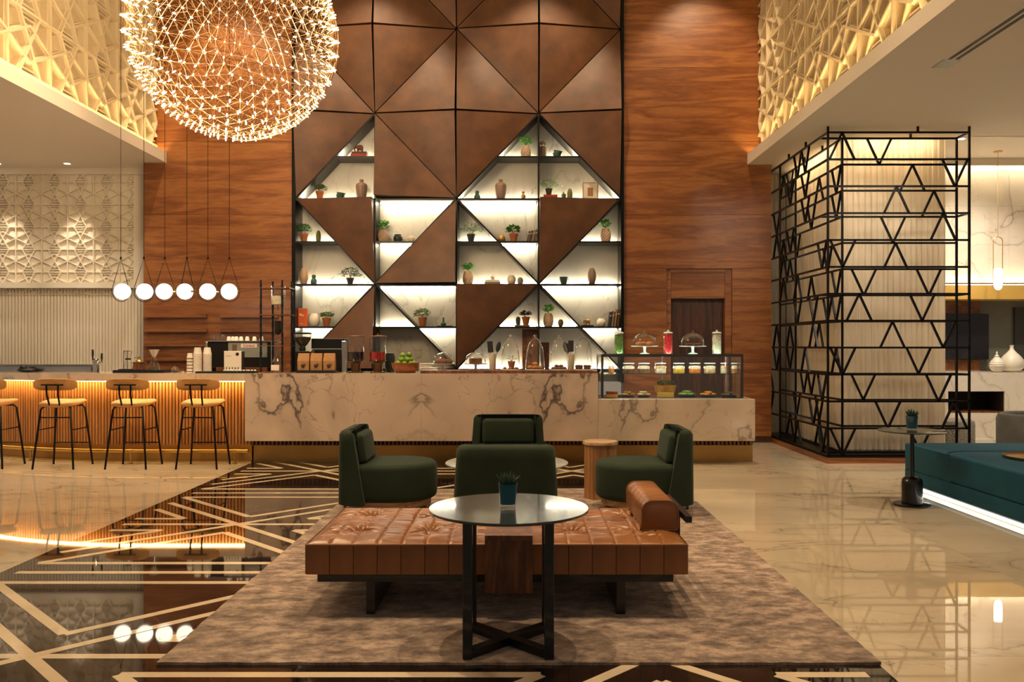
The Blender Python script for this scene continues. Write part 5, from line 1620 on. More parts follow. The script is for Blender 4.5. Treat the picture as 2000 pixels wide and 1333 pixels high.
MB().box(-0.058, 0.058, -0.05, 0.05, 0, 0.085).build('box', 'walnut', t, bevel=0.003)
MB().box(-0.066, 0.066, -0.058, 0.058, 0.085, 0.095).build('lid', 'walnut', t)
MB().lathe([(0.045, 0.095), (0.045, 0.105), (0.03, 0.125), (0.008, 0.135), (0.006, 0.16), (0.010, 0.165), (0.001, 0.172)], 20).build('dome', 'brass', t, smooth=True)
MB().tube([(0, 0, 0.15), (-0.06, 0, 0.152)], 0.004, 6).build('crank', 'dark_steel', t)
t = thing('glass_carafe', 'hourglass coffee carafe with white paper filter on the black tray', 'coffee dripper', (kx(301), YK, zt_))
MB().lathe([(0.06, 0), (0.07, 0.01), (0.06, 0.06), (0.024, 0.125), (0.022, 0.14), (0.06, 0.245)], 24, caps=False).build('glass_body', 'glass_bold', t, smooth=True)
MB().lathe([(0.003, 0.13), (0.064, 0.252)], 20, caps=False).build('paper_filter', 'paper_white', t, smooth=True)
MB().lathe([(0.028, 0.115), (0.034, 0.12), (0.034, 0.15), (0.028, 0.155)], 16).build('wood_collar', 'walnut', t, smooth=True)
MB().lathe([(0.06, 0.004), (0.058, 0.03)], 20).build('base_water', 'glass_green', t, smooth=True)
t = thing('glass_teapot', 'small clear glass teapot on the bar top', 'teapot', (kx(342), YK, TZ))
MB().lathe([(0.03, 0), (0.045, 0.01), (0.05, 0.035), (0.035, 0.06), (0.025, 0.066)], 20, caps=False).build('body', 'glass_bold', t, smooth=True)
MB().lathe([(0.027, 0.066), (0.02, 0.075), (0.006, 0.08), (0.008, 0.092), (0.001, 0.095)], 14).build('lid', 'glass_bold', t, smooth=True)
MB().tube([(0.045, 0, 0.05), (0.07, 0, 0.045), (0.068, 0, 0.02), (0.046, 0, 0.015)], 0.004, 6).build('handle', 'glass_bold', t, smooth=True)
MB().lathe([(0.028, 0.004), (0.04, 0.012), (0.04, 0.022)], 16).build('tea', 'ink', t)
t = thing('sugar_pot', 'tiny clear glass pot beside the striped paper cups', 'pot', (kx(357), YK, TZ))
MB().lathe([(0.018, 0), (0.022, 0.005), (0.014, 0.035), (0.016, 0.05)], 14, caps=False).build('body', 'glass_bold', t, smooth=True)
MB().lathe([(0.016, 0.004), (0.019, 0.007), (0.017, 0.016)], 12).build('sugar', 'cake_pale', t)


def cup_stack(px, label, n, r, pitch, h, mat, y=YK, stripes=False):
    t = thing('cup_stack', label, 'cups', (kx(px, y), y, TZ), group='stacked paper cups on the counter')
    me = None
    for k in range(n):
        if me is None:
            o = MB().lathe([(r * 1.0, 0), (r * 1.06, 0.002), (r * 1.06, 0.006), (r * 0.98, 0.008), (r * 0.74, h), (r * 0.01, h)], 20).build('cup', mat, t, smooth=True); me = o.data
        else: o = link('cup', me, t)
        o.location = (0, 0, k * pitch)
        if stripes and k % 2 == 0:
            MB().lathe([(r * 1.0, 0.009), (r * 0.96, 0.017)], 20, caps=False).build('band', 'ink', t, loc=(0, 0, k * pitch))


cup_stack(371, 'tall stack of black and white patterned paper cups', 10, 0.038, 0.0205, 0.06, 'paper_white', stripes=True)
cup_stack(386, 'stack of plain white paper cups beside the patterned cups', 15, 0.05, 0.0165, 0.085, 'paper_white')
cup_stack(405, 'stack of plain white paper cups in front of the espresso machine', 15, 0.05, 0.0165, 0.085, 'paper_white', y=10.52)

# espresso machine, seen from behind
EY = 10.72
t = thing('espresso_machine', 'wide dark espresso machine with grey back panel', 'coffee machine', (0, EY, TZ))
ex0, ex1 = kx(402, EY), kx(534, EY)
eh = gz(668, EY) - TOPZ
MB().box(ex0 + 0.02, ex1 - 0.02, 0, 0.28, 0.06, eh).build('body', 'dark_machine', t, bevel=0.01)
MB().box(kx(446, EY), kx(522, EY), -0.006, 0, 0.19, eh - 0.01).build('back_panel', 'table_grey', t)
MB().box(ex0 - 0.01, ex1 + 0.01, -0.02, 0.29, eh, eh + 0.012).build('cup_tray', 'steel', t, bevel=0.003)
for x in (ex0, ex1 - 0.03):
    MB().box(x, x + 0.03, -0.02, 0.29, 0.0, eh).build('side_panel', 'chrome', t, bevel=0.012)
for x in (ex0 + 0.06, ex1 - 0.1): MB().lathe([(0.02, 0), (0.02, 0.06)], 12, (x, 0.14, 0)).build('foot', 'black_plastic', t)
bd = MB().box(kx(471, EY), kx(502, EY), -0.009, -0.006, eh - 0.075, eh - 0.025).build('badge', 'paper_white', t)
cu = bpy.data.curves.new('badge_text', 'FONT'); cu.body = 'Cimbali'; cu.size = 0.05; cu.extrude = 0.001; cu.align_x = 'CENTER'
tmp = bpy.data.objects.new('badge_text', cu); COL.objects.link(tmp)
bpy.context.view_layer.update()
me = bpy.data.meshes.new_from_object(tmp.evaluated_get(bpy.context.evaluated_depsgraph_get()))
bpy.data.objects.remove(tmp)
me.materials.clear(); me.materials.append(M['logo_red'])
o = link('badge_text', me, bd, (kx(487, EY), -0.0105, eh - 0.066), (PI / 2, 0, 0))
zt_ = TZ + eh + 0.012 + EPS


def small_cup(px, label, name, cat, prof, mat, y, group, z=None, flip=False):
    o = MB().lathe(prof, 16, caps=not flip).build(name, mat, smooth=True, loc=(kx(px, y), y, zt_ if z is None else z)); tag(o, label, cat, group)


GLS = [(0.020, 0), (0.021, 0.003), (0.026, 0.085), (0.024, 0.085), (0.019, 0.006), (0.001, 0.005)]
for k in range(5):
    small_cup(415 + k * 5.6, 'clear water glass on the espresso machine', 'water_glass', 'glass', [(r * 0.66, z) for r, z in GLS], 'glass_bold', EY + 0.05 + 0.05 * (k % 2), 'glasses on the espresso machine', flip=True)
CUP = [(0.030, 0), (0.031, 0.004), (0.024, 0.04), (0.018, 0.05), (0.001, 0.051)]
for k, px in enumerate((447, 455, 462, 471, 483, 497, 511)):
    small_cup(px, 'white espresso cup turned upside down on the espresso machine', 'espresso_cup', 'cup', [(r * 0.95, z * 1.1) for r, z in CUP], 'white_china', EY + 0.08 + 0.06 * (k % 2), 'cups on the espresso machine')
# menu block, tray, glasses
mx = kx(462)
t = thing('coffee_packet', 'white printed packet with a dark round mark before the espresso machine', 'packet', (mx, 10.41, TZ + 0.022 + EPS))
MB().box(-0.115, 0.10, -0.03, 0.03, 0, 0.25).build('front', 'paper_white', t, bevel=0.003)
MB().box(0.10, 0.12, -0.028, 0.03, 0, 0.245).build('side', 'ink', t)
MB().box(-0.02, 0.03, -0.01, 0.01, 0.25, 0.33).build('roll_top', 'book_brown', t)
MB().lathe([(0.021, 0), (0.021, 0.0015)], 20).xf(Matrix.Translation((0.05, -0.0305, 0.21)) @ Matrix.Rotation(PI / 2, 4, 'X')).build('round_mark', 'ink', t)
MB().box(-0.09, -0.03, -0.0308, -0.03, 0.185, 0.189).build('printed_line', 'book_brown', t)
for k in range(5):
    x = -0.09 + k * 0.036
    MB().box(x, x + 0.012, -0.0308, -0.03, 0.025, 0.05).build('printed_mark', 'book_brown', t)
o = MB().box(kx(393), kx(508), 10.30, 10.45, TZ, TZ + 0.022).build('drip_tray', 'black_paint', bevel=0.003); tag(o, 'wide flat black tray in front of the espresso machine', 'tray')
for k in range(12):
    px = 448 + k * 5.2
    o = MB().ball((0, 0, 0.010), 0.016, 10, 6, (1.1, 0.8, 0.62)).build('wrapped_sweet', 'white_china', smooth=True, loc=(kx(px), 10.325 + 0.015 * (k % 3), TZ + 0.022 + EPS)); tag(o, 'small white wrapped sweet in the row on the flat black tray', 'sweet', 'wrapped sweets on the flat black tray')

# cold drip tower
t = thing('cold_drip_tower', 'tall dark wooden cold drip coffee tower with glass vessels', 'coffee maker', (kx(540), 10.5, TZ))
W = 0.165; hh = 1.15
for (x, y) in ((-W, -0.1), (-0.075, 0.1), (0.10, -0.1), (W, 0.1)):
    prof = []
    for k in range(30):
        z = hh * k / 29; prof.append((0.013 + (0.004 if k % 3 == 0 else 0), z))
    MB().lathe(prof, 10, (x, y, 0)).build('post', 'black_paint', t, smooth=True)
for py in (563, 615, 675, 727):
    z = max(gz(py, 10.5) - TZ, 0.012)
    MB().box(-W - 0.03, W + 0.03, -0.12, 0.12, z - 0.012, z).build('shelf', 'walnut', t)
z1_, z2_, z3_ = (gz(p, 10.5) - TZ for p in (563, 615, 675))
MB().lathe([(0.08, z1_ - 0.21), (0.088, z1_ - 0.16), (0.085, z1_ + 0.03)], 24, (0.02, 0, 0), caps=False).build('water_vessel', 'glass_bold', t, smooth=True)
MB().lathe([(0.078, z1_ - 0.205), (0.084, z1_ - 0.15), (0.084, z1_ - 0.10)], 20, (0.02, 0, 0)).build('water', 'cream_food', t, smooth=True)
MB().tube([(0.02, 0, z1_ - 0.21), (0.02, 0, z1_ - 0.28)], 0.01, 8).build('drip_valve', 'brass', t, smooth=True)
MB().lathe([(0.015, z2_ - 0.25), (0.045, z2_ - 0.21), (0.045, z2_ - 0.08)], 20, (0.02, 0, 0)).build('coffee_chamber', 'coffee_bean', t, smooth=True)
coil = [(0.02 + 0.045 * math.cos(a), 0.045 * math.sin(a), z3_ + 0.12 - 0.012 * a / 2) for a in [k * 0.4 for k in range(40)]]
MB().tube(coil, 0.006, 6).build('glass_coil', 'glass_bold', t, smooth=True)
MB().lathe([(0.085, 0.015), (0.09, 0.03), (0.09, 0.11), (0.05, 0.19), (0.022, 0.22), (0.026, 0.27)], 24, (0.02, 0, 0), caps=False).build('flask', 'glass_bold', t, smooth=True)
MB().box(-0.04, 0.06, -0.094, -0.092, 0.03, 0.10).build('flask_tag', 'paper_white', t)
# grinder
t = thing('coffee_grinder', 'black coffee grinder with a hopper full of beans', 'coffee grinder', (kx(591, 10.66), 10.66, TZ))
MB().box(-0.075, 0.075, -0.09, 0.09, 0, 0.27).build('body', 'dark_machine', t, bevel=0.01)
MB().lathe([(0.035, 0.27), (0.04, 0.30), (0.03, 0.33)], 20).build('neck', 'black_plastic', t, smooth=True)
MB().lathe([(0.04, 0.33), (0.105, 0.42), (0.108, 0.485)], 24, caps=False).build('hopper', 'glass_bold', t, smooth=True)
MB().lathe([(0.038, 0.332), (0.099, 0.418), (0.099, 0.445), (0.001, 0.455)], 24).build('beans', 'coffee_bean', t, smooth=True)
MB().lathe([(0.112, 0.485), (0.112, 0.50), (0.1, 0.505)], 24).build('lid', 'black_plastic', t, smooth=True)
# brewer behind bags
t = thing('brewer', 'boxy black brewer behind the kraft coffee bags', 'coffee machine', (kx(640, 10.75), 10.75, TZ))
MB().box(-0.21, 0.21, 0, 0.22, 0.30, 0.43).build('head', 'dark_machine', t, bevel=0.006)
MB().box(-0.2, 0.2, 0.12, 0.22, 0, 0.30).build('body', 'dark_steel', t)
MB().box(-0.205, 0.205, 0.0, 0.02, 0.29, 0.302).build('trim', 'chrome', t)
MB().box(-0.21, 0.21, 0.0, 0.22, 0.0, 0.03).build('base', 'dark_machine', t)
o = MB().box(kx(584), kx(660), 10.38, 10.54, TZ, TZ + 0.028).build('bag_tray', 'black_paint', bevel=0.003); tag(o, 'black tray under three kraft coffee bags', 'tray')
for k, px in enumerate((595, 620, 645)):
    t = thing('coffee_bag', ('kraft coffee bag nearest the grinder on the black tray', 'middle one of three kraft coffee bags on the black tray', 'kraft coffee bag nearest the dark juice dispenser')[k], 'bag', (kx(px), 10.47, TZ + 0.028 + EPS), group='kraft coffee bags')
    MB().add([(-0.072, -0.04, 0), (0.072, -0.04, 0), (0.072, 0.04, 0), (-0.072, 0.04, 0), (-0.074, -0.044, 0.12), (0.074, -0.044, 0.12), (0.074, 0.044, 0.12), (-0.074, 0.044, 0.12), (-0.07, -0.006, 0.215), (0.07, -0.006, 0.215), (0.07, 0.006, 0.215), (-0.07, 0.006, 0.215)],
             [(0, 3, 2, 1), (0, 1, 5, 4), (1, 2, 6, 5), (2, 3, 7, 6), (3, 0, 4, 7), (4, 5, 9, 8), (5, 6, 10, 9), (6, 7, 11, 10), (7, 4, 8, 11), (8, 9, 10, 11)]).build('sack', 'kraft', t, bevel=0.006)
    MB().prism_y([(-0.026, 0.062), (-0.020, 0.040), (-0.008, 0.034), (0.008, 0.034), (0.018, 0.042), (0.022, 0.062)], -0.0462, -0.043).build('cup_mark', 'ink', t)
    for lx, lz, lr in ((-0.016, 0.068, 0.5), (0.006, 0.072, 0.0), (0.026, 0.074, -0.5)):
        MB().ball((0, 0, 0), 0.008, 8, 6, (0.8, 0.12, 1.9)).build('leaf_mark', 'ink', t, loc=(lx, -0.0455, lz), rot=(0, lr, 0))


def dispenser(px, label, mat):
    t = thing('juice_dispenser', label, 'drinks dispenser', (kx(px), YK, TZ), group='juice dispensers')
    MB().lathe([(0.10, 0), (0.10, 0.012), (0.06, 0.02), (0.055, 0.10), (0.075, 0.13), (0.105, 0.142), (0.105, 0.155)], 28).build('stand', 'bronze', t, smooth=True)
    MB().lathe([(0.102, 0.156), (0.104, 0.16), (0.104, 0.45)], 28, caps=False).build('glass_cylinder', 'glass_bold', t, smooth=True)
    MB().lathe([(0.099, 0.157), (0.099, 0.26)], 28).build('juice', mat, t, smooth=True)
    MB().lathe([(0.107, 0.45), (0.107, 0.458), (0.03, 0.466), (0.012, 0.47), (0.014, 0.485), (0.001, 0.49)], 28).build('lid', 'carved_wood', t, smooth=True)
    MB().tube([(0, -0.10, 0.17), (0, -0.135, 0.168), (0, -0.135, 0.145)], 0.009, 8).build('tap', 'chrome', t, smooth=True)


dispenser(695, 'glass dispenser of near black juice on a bronze stand', 'dark_juice')
dispenser(738, 'glass dispenser of red juice on a bronze stand', 'red_juice')
t = thing('grater', 'upright perforated metal grater beside the dark juice dispenser', 'grater', (kx(672, 10.62), 10.62, TZ))
MB().box(-0.03, 0.03, -0.02, 0.02, 0, 0.40).build('blade', 'steel', t, bevel=0.008)
t = thing('dark_jug', 'dark lidded jug behind the red juice dispenser', 'jug', (kx(762, 10.75), 10.75, TZ))
MB().lathe([(0.06, 0), (0.065, 0.01), (0.065, 0.20), (0.05, 0.23)], 20).build('body', 'vase_dark', t, smooth=True)
MB().lathe([(0.055, 0.23), (0.055, 0.24), (0.001, 0.25)], 20).build('lid', 'black_plastic', t, smooth=True)
# limes
t = thing('wooden_bowl', 'turned reddish wooden bowl heaped with limes', 'bowl', (kx(792), YK, TZ))
MB().lathe([(0.11, 0), (0.12, 0.004), (0.165, 0.06), (0.178, 0.125), (0.168, 0.125), (0.15, 0.06), (0.1, 0.02), (0.001, 0.015)], 36).build('bowl', 'wood_bowl', t, smooth=True)
r3 = random.Random(4)
spots = [(0.105 * math.cos(a), 0.105 * math.sin(a), 0.115) for a in [k * PI / 4 for k in range(8)]] + [(0, 0, 0.10)] + [(0.065 * math.cos(a), 0.065 * math.sin(a), 0.165) for a in [0.3 + k * PI * 2 / 5 for k in range(5)]] + [(-0.035, -0.015, 0.217), (0.045, 0.012, 0.225)]
for k, (x, y, z) in enumerate(spots):
    o = MB().ball((0, 0, 0), 0.0345, 14, 10, (1.1, 1, 0.95)).build('lime', 'lime', smooth=True, loc=(kx(792) + x, YK + y, TZ + z), rot=(0, 0, r3.uniform(0, 3)))
    tag(o, 'round green lime heaped in the wooden bowl', 'lime', 'limes in the wooden bowl')
t = thing('plate_stack', 'stack of white plates and saucers beside the limes', 'plates', (kx(836, 10.76), 10.76, TZ))
for k in range(6):
    r_ = 0.125 if k < 3 else 0.085
    MB().lathe([(r_ * 0.6, 0), (r_ * 0.62, 0.003), (r_, 0.014), (r_, 0.018), (r_ * 0.6, 0.008), (0.001, 0.008)], 32).build('plate', 'white_china', t, smooth=True, loc=(0.0 if k < 3 else -0.03, 0, k * 0.0185))
# walnut board with domes
o = MB().box(kx(822, 10.3), MX1 - 0.005, 10.24, 10.60, TZ, TZ + 0.035).build('serving_board', 'walnut', bevel=0.004); tag(o, 'long dark wood serving board under the glass domes', 'board')
BZ = TZ + 0.035 + EPS
YB_ = 10.44
GD = 'cake stands with glass domes'


def cake_stand(px, z, label, y, fill, r=0.145, foot=0.075, dome=0.15, group=GD):
    t = thing('cake_stand', label, 'cake stand', (gx(px, y), y, z), group=group)
    MB().lathe([(0.06, 0), (0.06, 0.005), (0.02, 0.02), (0.014, 0.04), (0.02, foot - 0.008), (r, foot), (r * 1.02, foot + 0.008), (r * 0.96, foot + 0.006), (0.001, foot + 0.006)], 32).build('stand', 'glass_white', t, smooth=True)
    rd = r * 0.86
    pr_ = [(rd, foot + 0.007), (rd, foot + 0.007 + dome * 0.3)] + [(rd * math.cos(a), foot + 0.007 + dome * 0.3 + dome * 0.7 * math.sin(a)) for a in [PI / 2 * k / 8 for k in range(1, 8)]] + [(0.012, foot + dome + 0.007)]
    MB().lathe(pr_, 32, caps=False).build('dome', 'glass_bold', t, smooth=True)
    MB().lathe([(0.012, foot + dome + 0.006), (0.008, foot + dome + 0.014), (0.014, foot + dome + 0.026), (0.001, foot + dome + 0.036)], 14).build('knob', 'glass_bold', t, smooth=True)
    return z + foot + 0.0065 + EPS


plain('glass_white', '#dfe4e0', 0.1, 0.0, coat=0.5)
zt_ = cake_stand(866, BZ, 'glass dome cake stand with a layered tart beside the plates', YB_, None, 0.15, 0.072, 0.14)
o = MB().lathe([(0.11, 0), (0.115, 0.03), (0.10, 0.045), (0.06, 0.06), (0.001, 0.062)], 24, wob=lambda k, i: 1 + 0.03 * math.sin(k * 3)).build('tart', 'cake_brown', smooth=True, loc=(gx(866, YB_), YB_, zt_)); tag(o, 'round brown tart under the dome beside the plates', 'cake')
zt_ = cake_stand(929, BZ, 'glass dome cake stand with a brown cake beside the pale utensil jar', YB_, None, 0.15, 0.072, 0.145)
t = thing('cake', 'half of a crumbly brown cake under the dome beside the utensil jar', 'cake', (gx(929, YB_), YB_, zt_))
MB().prism_z([(0.08 * math.cos(a), 0.08 * math.sin(a)) for a in [PI * 1.25 * k / 16 for k in range(17)]] + [(0, 0)], 0, 0.065).build('sponge', 'cake_brown', t, bevel=0.006)
MB().prism_z([(0.082 * math.cos(a), 0.082 * math.sin(a)) for a in [PI * 1.25 * k / 16 for k in range(17)]] + [(0, 0)], 0.065, 0.075).build('icing', 'cake_pale', t, bevel=0.003)


def utensils(px, label, y, z, h, tools, seed):
    t = thing('utensil_jar', label, 'utensil jar', (gx(px, y), y, z))
    MB().lathe([(0.04, 0), (0.042, 0.004), (0.042, h), (0.038, h), (0.037, 0.01), (0.001, 0.009)], 24).build('jar', 'vase_cream', t, smooth=True)
    for (dx, kind, ln) in tools:
        top = Vector((dx, 0.01, ln)); bot = Vector((dx * 0.1, 0.0, 0.012))
        mid = bot + (top - bot) * 0.62
        MB().tube([bot, mid], 0.004, 6).build('tool_handle', 'steel', t)
        mb = MB()
        if kind == 'turner': mb.box(-0.034, 0.034, -0.003, 0.003, -0.01, ln * 0.36)
        else: mb.ball((0, 0, ln * 0.17), ln * 0.19, 12, 8, (0.42, 0.12, 1))
        ang = math.atan2(dx * 0.9, ln)
        mb.build('tool_head', 'dark_steel', t, loc=mid, rot=(0, ang, 0), bevel=0.0)


utensils(962, 'pale jar holding a dark spatula and spoon beside the first cloche', YB_, BZ, 0.20, ((-0.035, 'turner', 0.36), (0.09, 'spoon', 0.36)), 1)
utensils(1115, 'pale jar holding a slotted turner, spoon and fork between two cloches', YB_ + 0.115, BZ, 0.20, ((0.0, 'turner', 0.37), (-0.085, 'spoon', 0.36), (-0.05, 'spoon', 0.34)), 2)


def cloche(px, label, y=YB_, r=0.12, h=0.40):
    t = thing('glass_cloche', label, 'cloche', (gx(px, y), y, BZ), group='tall glass cloches on the serving board')
    pr_ = [(r, 0), (r * 0.98, 0.05), (r * 0.92, h * 0.45), (r * 0.78, h * 0.72), (r * 0.52, h * 0.90), (r * 0.2, h * 0.985), (0.012, h)]
    MB().lathe(pr_, 32, caps=False).build('bell', 'glass_bold', t, smooth=True)
    MB().lathe([(r * 0.99, 0), (r * 1.03, 0.002), (r * 1.03, 0.008), (r * 0.99, 0.01)], 32, caps=False).build('rim', 'glass_white', t, smooth=True)  # white ring colour stands in for bright reflections along the glass edge
    MB().lathe([(0.012, h - 0.002), (0.009, h + 0.008), (0.019, h + 0.022), (0.012, h + 0.04), (0.001, h + 0.044)], 14).build('knob', 'glass_bold', t, smooth=True)


CLX = (997, 1045, 1092, 1139)
CLB = ('tall glass cloche over buns and a tiny potted herb', 'tall glass cloche over glazed rolls in front of the tall cutting board', 'tall glass cloche over a mound of crumbly biscuits', 'tall glass cloche over small fluted cakes at the board end')
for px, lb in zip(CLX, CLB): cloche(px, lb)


def heap(px, items, mat, name, label, cat, group, size=0.03, sc_=(1.2, 1, 0.8)):
    r_ = random.Random(px)
    for k, (dx, dy, dz) in enumerate(items):
        o = MB().ball((0, 0, 0), size, 12, 8, sc_).build(name, mat, smooth=True, loc=(gx(px, YB_) + dx, YB_ + dy, BZ + size * sc_[2] + dz), rot=(0, 0, r_.uniform(0, 3)))
        tag(o, label, cat, group)


heap(997, [(-0.07, -0.015, 0), (-0.07, 0.055, 0), (-0.005, -0.075, 0), (0.068, -0.035, 0), (0.078, 0.035, 0)], 'pastry', 'bun', 'round golden bun under the cloche with the tiny potted herb', 'bun', 'buns under the cloche', 0.024)
pot_plant(999, BZ, 'tiny herb in a terracotta pot inside a glass cloche', 14, 12, 8, 14, 'leaf_pale', seed=31, y=YB_ + 0.02, group=None, n=40)
heap(1045, [(-0.06, 0, 0), (0.06, 0.0, 0), (0, -0.06, 0), (0, 0.06, 0), (0.0, 0.0, 0.042)], 'pastry', 'glazed_roll', 'glazed brown roll under the cloche before the cutting board', 'roll', 'rolls under the cloche', 0.036)
heap(1092, [(0.07 * math.cos(a), 0.07 * math.sin(a), 0) for a in [k * PI / 4 for k in range(8)]] + [(0, 0, 0.0), (0.025, 0, 0.028), (-0.03, 0.01, 0.028)], 'nuts', 'biscuit', 'small crumbly biscuit in the mound under a cloche', 'biscuit', 'biscuits under the cloche', 0.026)
for k, a in enumerate([q * PI / 3 for q in range(6)]):
    o = MB().lathe([(0.022, 0), (0.030, 0.045), (0.024, 0.06), (0.008, 0.064)], 16, wob=lambda k_, i: 1.06 if k_ % 2 else 0.94).build('fluted_cake', 'cake_brown', smooth=True, loc=(gx(1139, YB_) + 0.072 * math.cos(a), YB_ + 0.072 * math.sin(a), BZ)); tag(o, 'small fluted brown cake under the last cloche', 'cake', 'fluted cakes under the cloche')

# ================================================================ GLASS FOOD CASE
GX0, GX1 = gx(1174, 10.26), gx(1452, 10.26)
GY0, GY1 = 10.26, 10.86
GZ0, GZ1 = LOWZ + EPS, gz(692, 10.26)
ca = thing('food_case', 'glass food display case with chrome frame on the low counter', 'display case', (0, 0, GZ0))
hgt = GZ1 - GZ0
fw = 0.03
MB().box(GX0, GX1, GY0, GY1, 0, 0.012).build('base', 'chrome', ca)
MB().box(GX0, GX1, GY0, GY0 + 0.03, hgt - 0.035, hgt).build('top_rail', 'dark_steel', ca)
MB().box(GX0, GX1, GY1 - 0.03, GY1, hgt - 0.035, hgt).build('top_rail', 'dark_steel', ca)
MB().box(GX0, GX0 + fw, GY0 + 0.03, GY1 - 0.03, hgt - 0.035, hgt).box(GX1 - fw, GX1, GY0 + 0.03, GY1 - 0.03, hgt - 0.035, hgt).build('side_rail', 'dark_steel', ca)
MB().box(GX0 + fw, GX1 - fw, GY0 + 0.03, GY1 - 0.03, hgt - 0.008, hgt).build('top_glass', 'glass_green', ca)
for x in (GX0, GX1 - fw):
    for y in (GY0, GY1 - fw):
        MB().box(x, x + fw, y, y + fw, 0.012, hgt - 0.035).build('corner_post', 'dark_steel', ca)
MB().box(GX0 + fw, GX1 - fw, GY0 + 0.006, GY0 + 0.010, 0.012, hgt - 0.035).build('front_pane', 'glass', ca)
MB().box(GX0 + 0.006, GX0 + 0.010, GY0 + fw, GY1 - fw, 0.012, hgt - 0.035).build('side_pane', 'glass', ca)
MB().box(GX1 - 0.010, GX1 - 0.006, GY0 + fw, GY1 - fw, 0.012, hgt - 0.035).build('side_pane', 'glass', ca)
SZ = gz(730, 10.4) - GZ0
MB().box(GX0 + 0.012, GX1 - 0.012, GY0 + 0.05, GY1 - 0.05, SZ - 0.008, SZ).build('glass_shelf', 'glass_green', ca)
for px in (1293, 1418):
    MB().tube([(gx(px, 10.8), GY1 - 0.06, 0.012), (gx(px, 10.8), GY1 - 0.06, hgt - 0.035)], 0.012, 8).build('shelf_post', 'chrome', ca)
MB().box(GX0 + 0.05, GX1 - 0.05, GY0 + 0.035, GY0 + 0.055, hgt - 0.03, hgt - 0.018).build('light_strip', 'case_led', ca)
# jars on the glass shelf
JZ = GZ0 + SZ + EPS
JY = 10.5
JM = [('fruit_orange', 'peach pieces'), ('cake_brown', 'brown granola'), ('nuts', 'grey brown nuts'), ('cream_food', 'white cream dessert'), ('fruit_yellow', 'yellow mango dessert'), ('fruit_orange', 'orange dessert'), ('cake_pale', 'pale striped dessert'), ('cream_food', 'cream and biscuit dessert'), ('pastry', 'brown crumble')]
for k, (px, (mt_, wd)) in enumerate(zip((1194, 1228, 1258, 1290, 1326, 1357, 1386, 1413, 1434), JM)):
    pos = ('at the end near the cloches', 'second from the end near the cloches', 'third from the end near the cloches', 'left of the middle chrome post', 'fourth from the far right post', 'above the green salad', 'beside the orange one', 'second from the far right post', 'at the far right post')[k]
    t = thing('dessert_jar', f'short glass jar of {wd} on the glass shelf', 'jar', (gx(px, JY), JY, JZ), group='dessert jars in the food case')
    t.scale = (1, 1, 1.1)
    w_ = 0.074 if k not in (0, 7, 8) else 0.040
    MB().lathe([(w_ * 0.9, 0), (w_, 0.006), (w_, 0.085), (w_ * 0.85, 0.098), (w_ * 0.9, 0.11)], 20, caps=False).build('glass_body', 'glass_bold', t, smooth=True)
    MB().lathe([(w_ * 0.9, 0.001), (w_ * 0.94, 0.006), (w_ * 0.94, 0.05)], 20).build('lower_layer', mt_, t, smooth=True)
    MB().lathe([(w_ * 0.94, 0.05), (w_ * 0.94, 0.075), (w_ * 0.6, 0.085), (0.001, 0.088)], 20).build('upper_layer', 'cream_food' if mt_ != 'cream_food' else 'cake_pale', t, smooth=True)
    MB().lathe([(w_ * 0.95, 0.108), (w_ * 0.98, 0.112), (w_ * 0.95, 0.118), (0.001, 0.122)], 20).build('lid', 'glass_white', t, smooth=True)
# lower deck
DZ_ = GZ0 + 0.012 + EPS
DYY = 10.5


def platter(px, label, mat, w, seed, n=9, pile=0.03):
    t = thing('food_platter', label, 'platter', (gx(px, DYY), DYY, DZ_))
    MB().lathe([(w * 0.7, 0), (w, 0.008), (w, 0.011), (w * 0.7, 0.005), (0.001, 0.005)], 28).build('plate', 'dark_steel', t, smooth=True)
    r_ = random.Random(seed)
    for k in range(n):
        a = k * 2.4; rr_ = w * 0.75 * math.sqrt((k + 0.3) / n)
        MB().ball((rr_ * math.cos(a), rr_ * math.sin(a) * 0.8, 0.012 + pile * 0.55 + (pile * 0.8 if k < n // 3 else 0)), pile, 10, 7, (1.3, 1.0, 0.55)).build('portion', mat, t, smooth=True)


platter(1226, 'platter of golden pastry slices near the case end', 'pastry', 0.09, 1)
platter(1257, 'platter of pale mixed salad beside the golden pastries', 'cake_pale', 0.08, 2)
platter(1342, 'platter of green cucumber salad right of the amber bowl', 'salad', 0.11, 3, 12, 0.034)
platter(1384, 'platter of orange smoked fish between green salad and dark platter', 'fruit_orange', 0.10, 4, 10, 0.03)
platter(1424, 'dark platter of brown bites by the right case post', 'nuts', 0.10, 5, 10, 0.026)
t = thing('salad_bowl', 'amber bowl heaped with green salad inside the glass case', 'bowl', (gx(1299, DYY + 0.08), DYY + 0.08, DZ_))
MB().lathe([(0.07, 0), (0.08, 0.004), (0.12, 0.06), (0.14, 0.14), (0.13, 0.14), (0.11, 0.06), (0.06, 0.02), (0.001, 0.016)], 32, wob=lambda k, i: 1.02 if k % 2 else 0.98).build('bowl', 'amber_bowl', t, smooth=True)
leaf_mesh(120, (0, 0, 0.13), 0.11, 0.06, 0.045, 40).build('salad_leaves', 'salad', t)
o = MB().box(-0.10, 0.10, -0.03, 0.03, 0, 0.055).build('cheese_block', 'cheese', loc=(gx(1300, DYY - 0.12), DYY - 0.12, DZ_), bevel=0.006); tag(o, 'flat yellow block of cheese in front of the amber bowl', 'cheese')
t = thing('snack_box', 'small red patterned snack box at the case end', 'box', (gx(1195, DYY - 0.1), DYY - 0.1, DZ_))
MB().box(-0.07, 0.07, -0.04, 0.04, 0, 0.035).build('lower_half', 'cheese', t, bevel=0.003)
MB().box(-0.07, 0.07, -0.04, 0.04, 0.0352, 0.07).build('upper_half', 'logo_red', t, bevel=0.003)
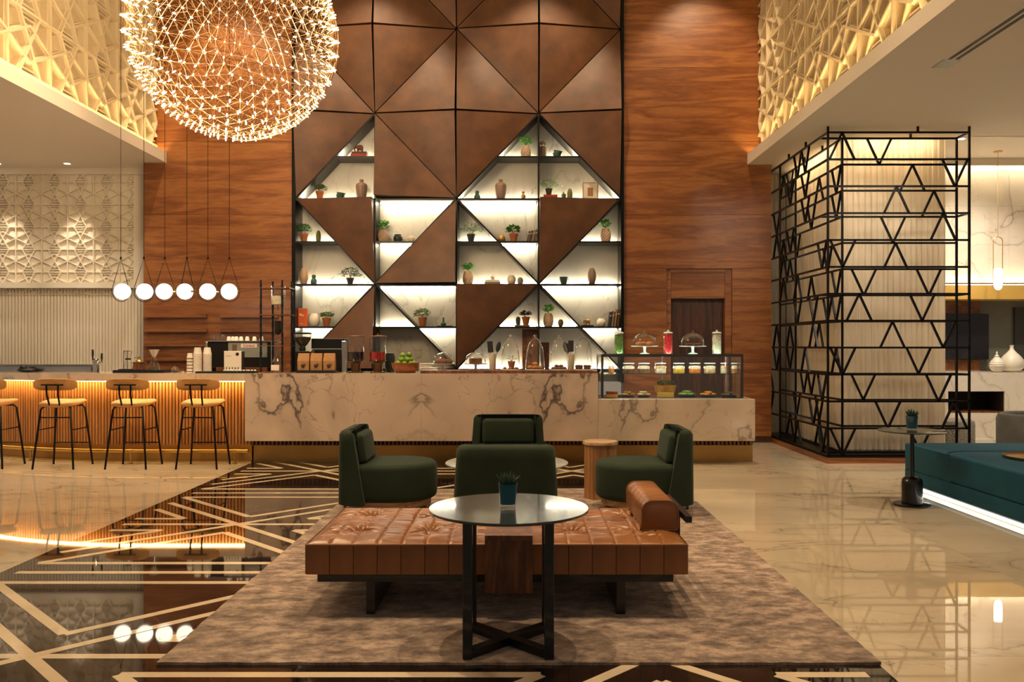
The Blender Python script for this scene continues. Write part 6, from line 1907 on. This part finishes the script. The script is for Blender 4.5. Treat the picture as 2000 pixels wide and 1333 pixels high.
# on top of the case
CZ = GZ0 + hgt + EPS
CYY = 10.42


def candy_jar(px, label, mat):
    t = thing('candy_jar', label, 'jar', (gx(px, CYY), CYY, CZ), group='tall jars on the food case')
    MB().lathe([(0.054, 0), (0.056, 0.004), (0.056, 0.24), (0.05, 0.255)], 24, caps=False).build('glass_body', 'glass_bold', t, smooth=True)
    MB().lathe([(0.053, 0.002), (0.053, 0.235), (0.04, 0.242), (0.001, 0.245)], 24).build('contents', mat, t, smooth=True)
    MB().lathe([(0.058, 0.255), (0.06, 0.262), (0.05, 0.272), (0.012, 0.278), (0.016, 0.292), (0.001, 0.30)], 24).build('lid', 'glass_white', t, smooth=True)


candy_jar(1209, 'tall glass jar of green sweets on the food case', 'candy_green')
candy_jar(1305, 'tall glass jar of red sweets on the food case', 'candy_red')
candy_jar(1400, 'tall glass jar of white sweets on the food case', 'candy_white')
zt_ = cake_stand(1259, CZ, 'glass dome cake stand of golden pastries on the food case', CYY, None, 0.165, 0.092, 0.165)
for k, a in enumerate((0.2, 1.5, 2.8, 4.1, 5.4)):
    o = MB().ball((0, 0, 0), 0.034, 12, 8, (1.4, 0.9, 0.8)).build('croissant', 'pastry', smooth=True, loc=(gx(1259, CYY) + 0.07 * math.cos(a), CYY + 0.07 * math.sin(a), zt_ + 0.027), rot=(0, 0, a)); tag(o, 'golden pastry under the dome between the green and red jars', 'pastry', 'pastries on the food case')
zt_ = cake_stand(1353, CZ, 'glass dome cake stand of dark ring cakes on the food case', CYY, None, 0.165, 0.092, 0.165)
for k, a in enumerate((0.4, 1.9, 3.5, 5.0)):
    mb = MB().tube([(0.028 * math.cos(b), 0.028 * math.sin(b), 0) for b in [2 * PI * q / 16 for q in range(16)]], 0.017, 8, closed=True)
    o = mb.build('ring_cake', 'cake_brown', smooth=True, loc=(gx(1353, CYY) + 0.068 * math.cos(a), CYY + 0.068 * math.sin(a), zt_ + 0.0172)); tag(o, 'dark glazed ring cake under the dome between the red and white jars', 'cake', 'ring cakes on the food case')
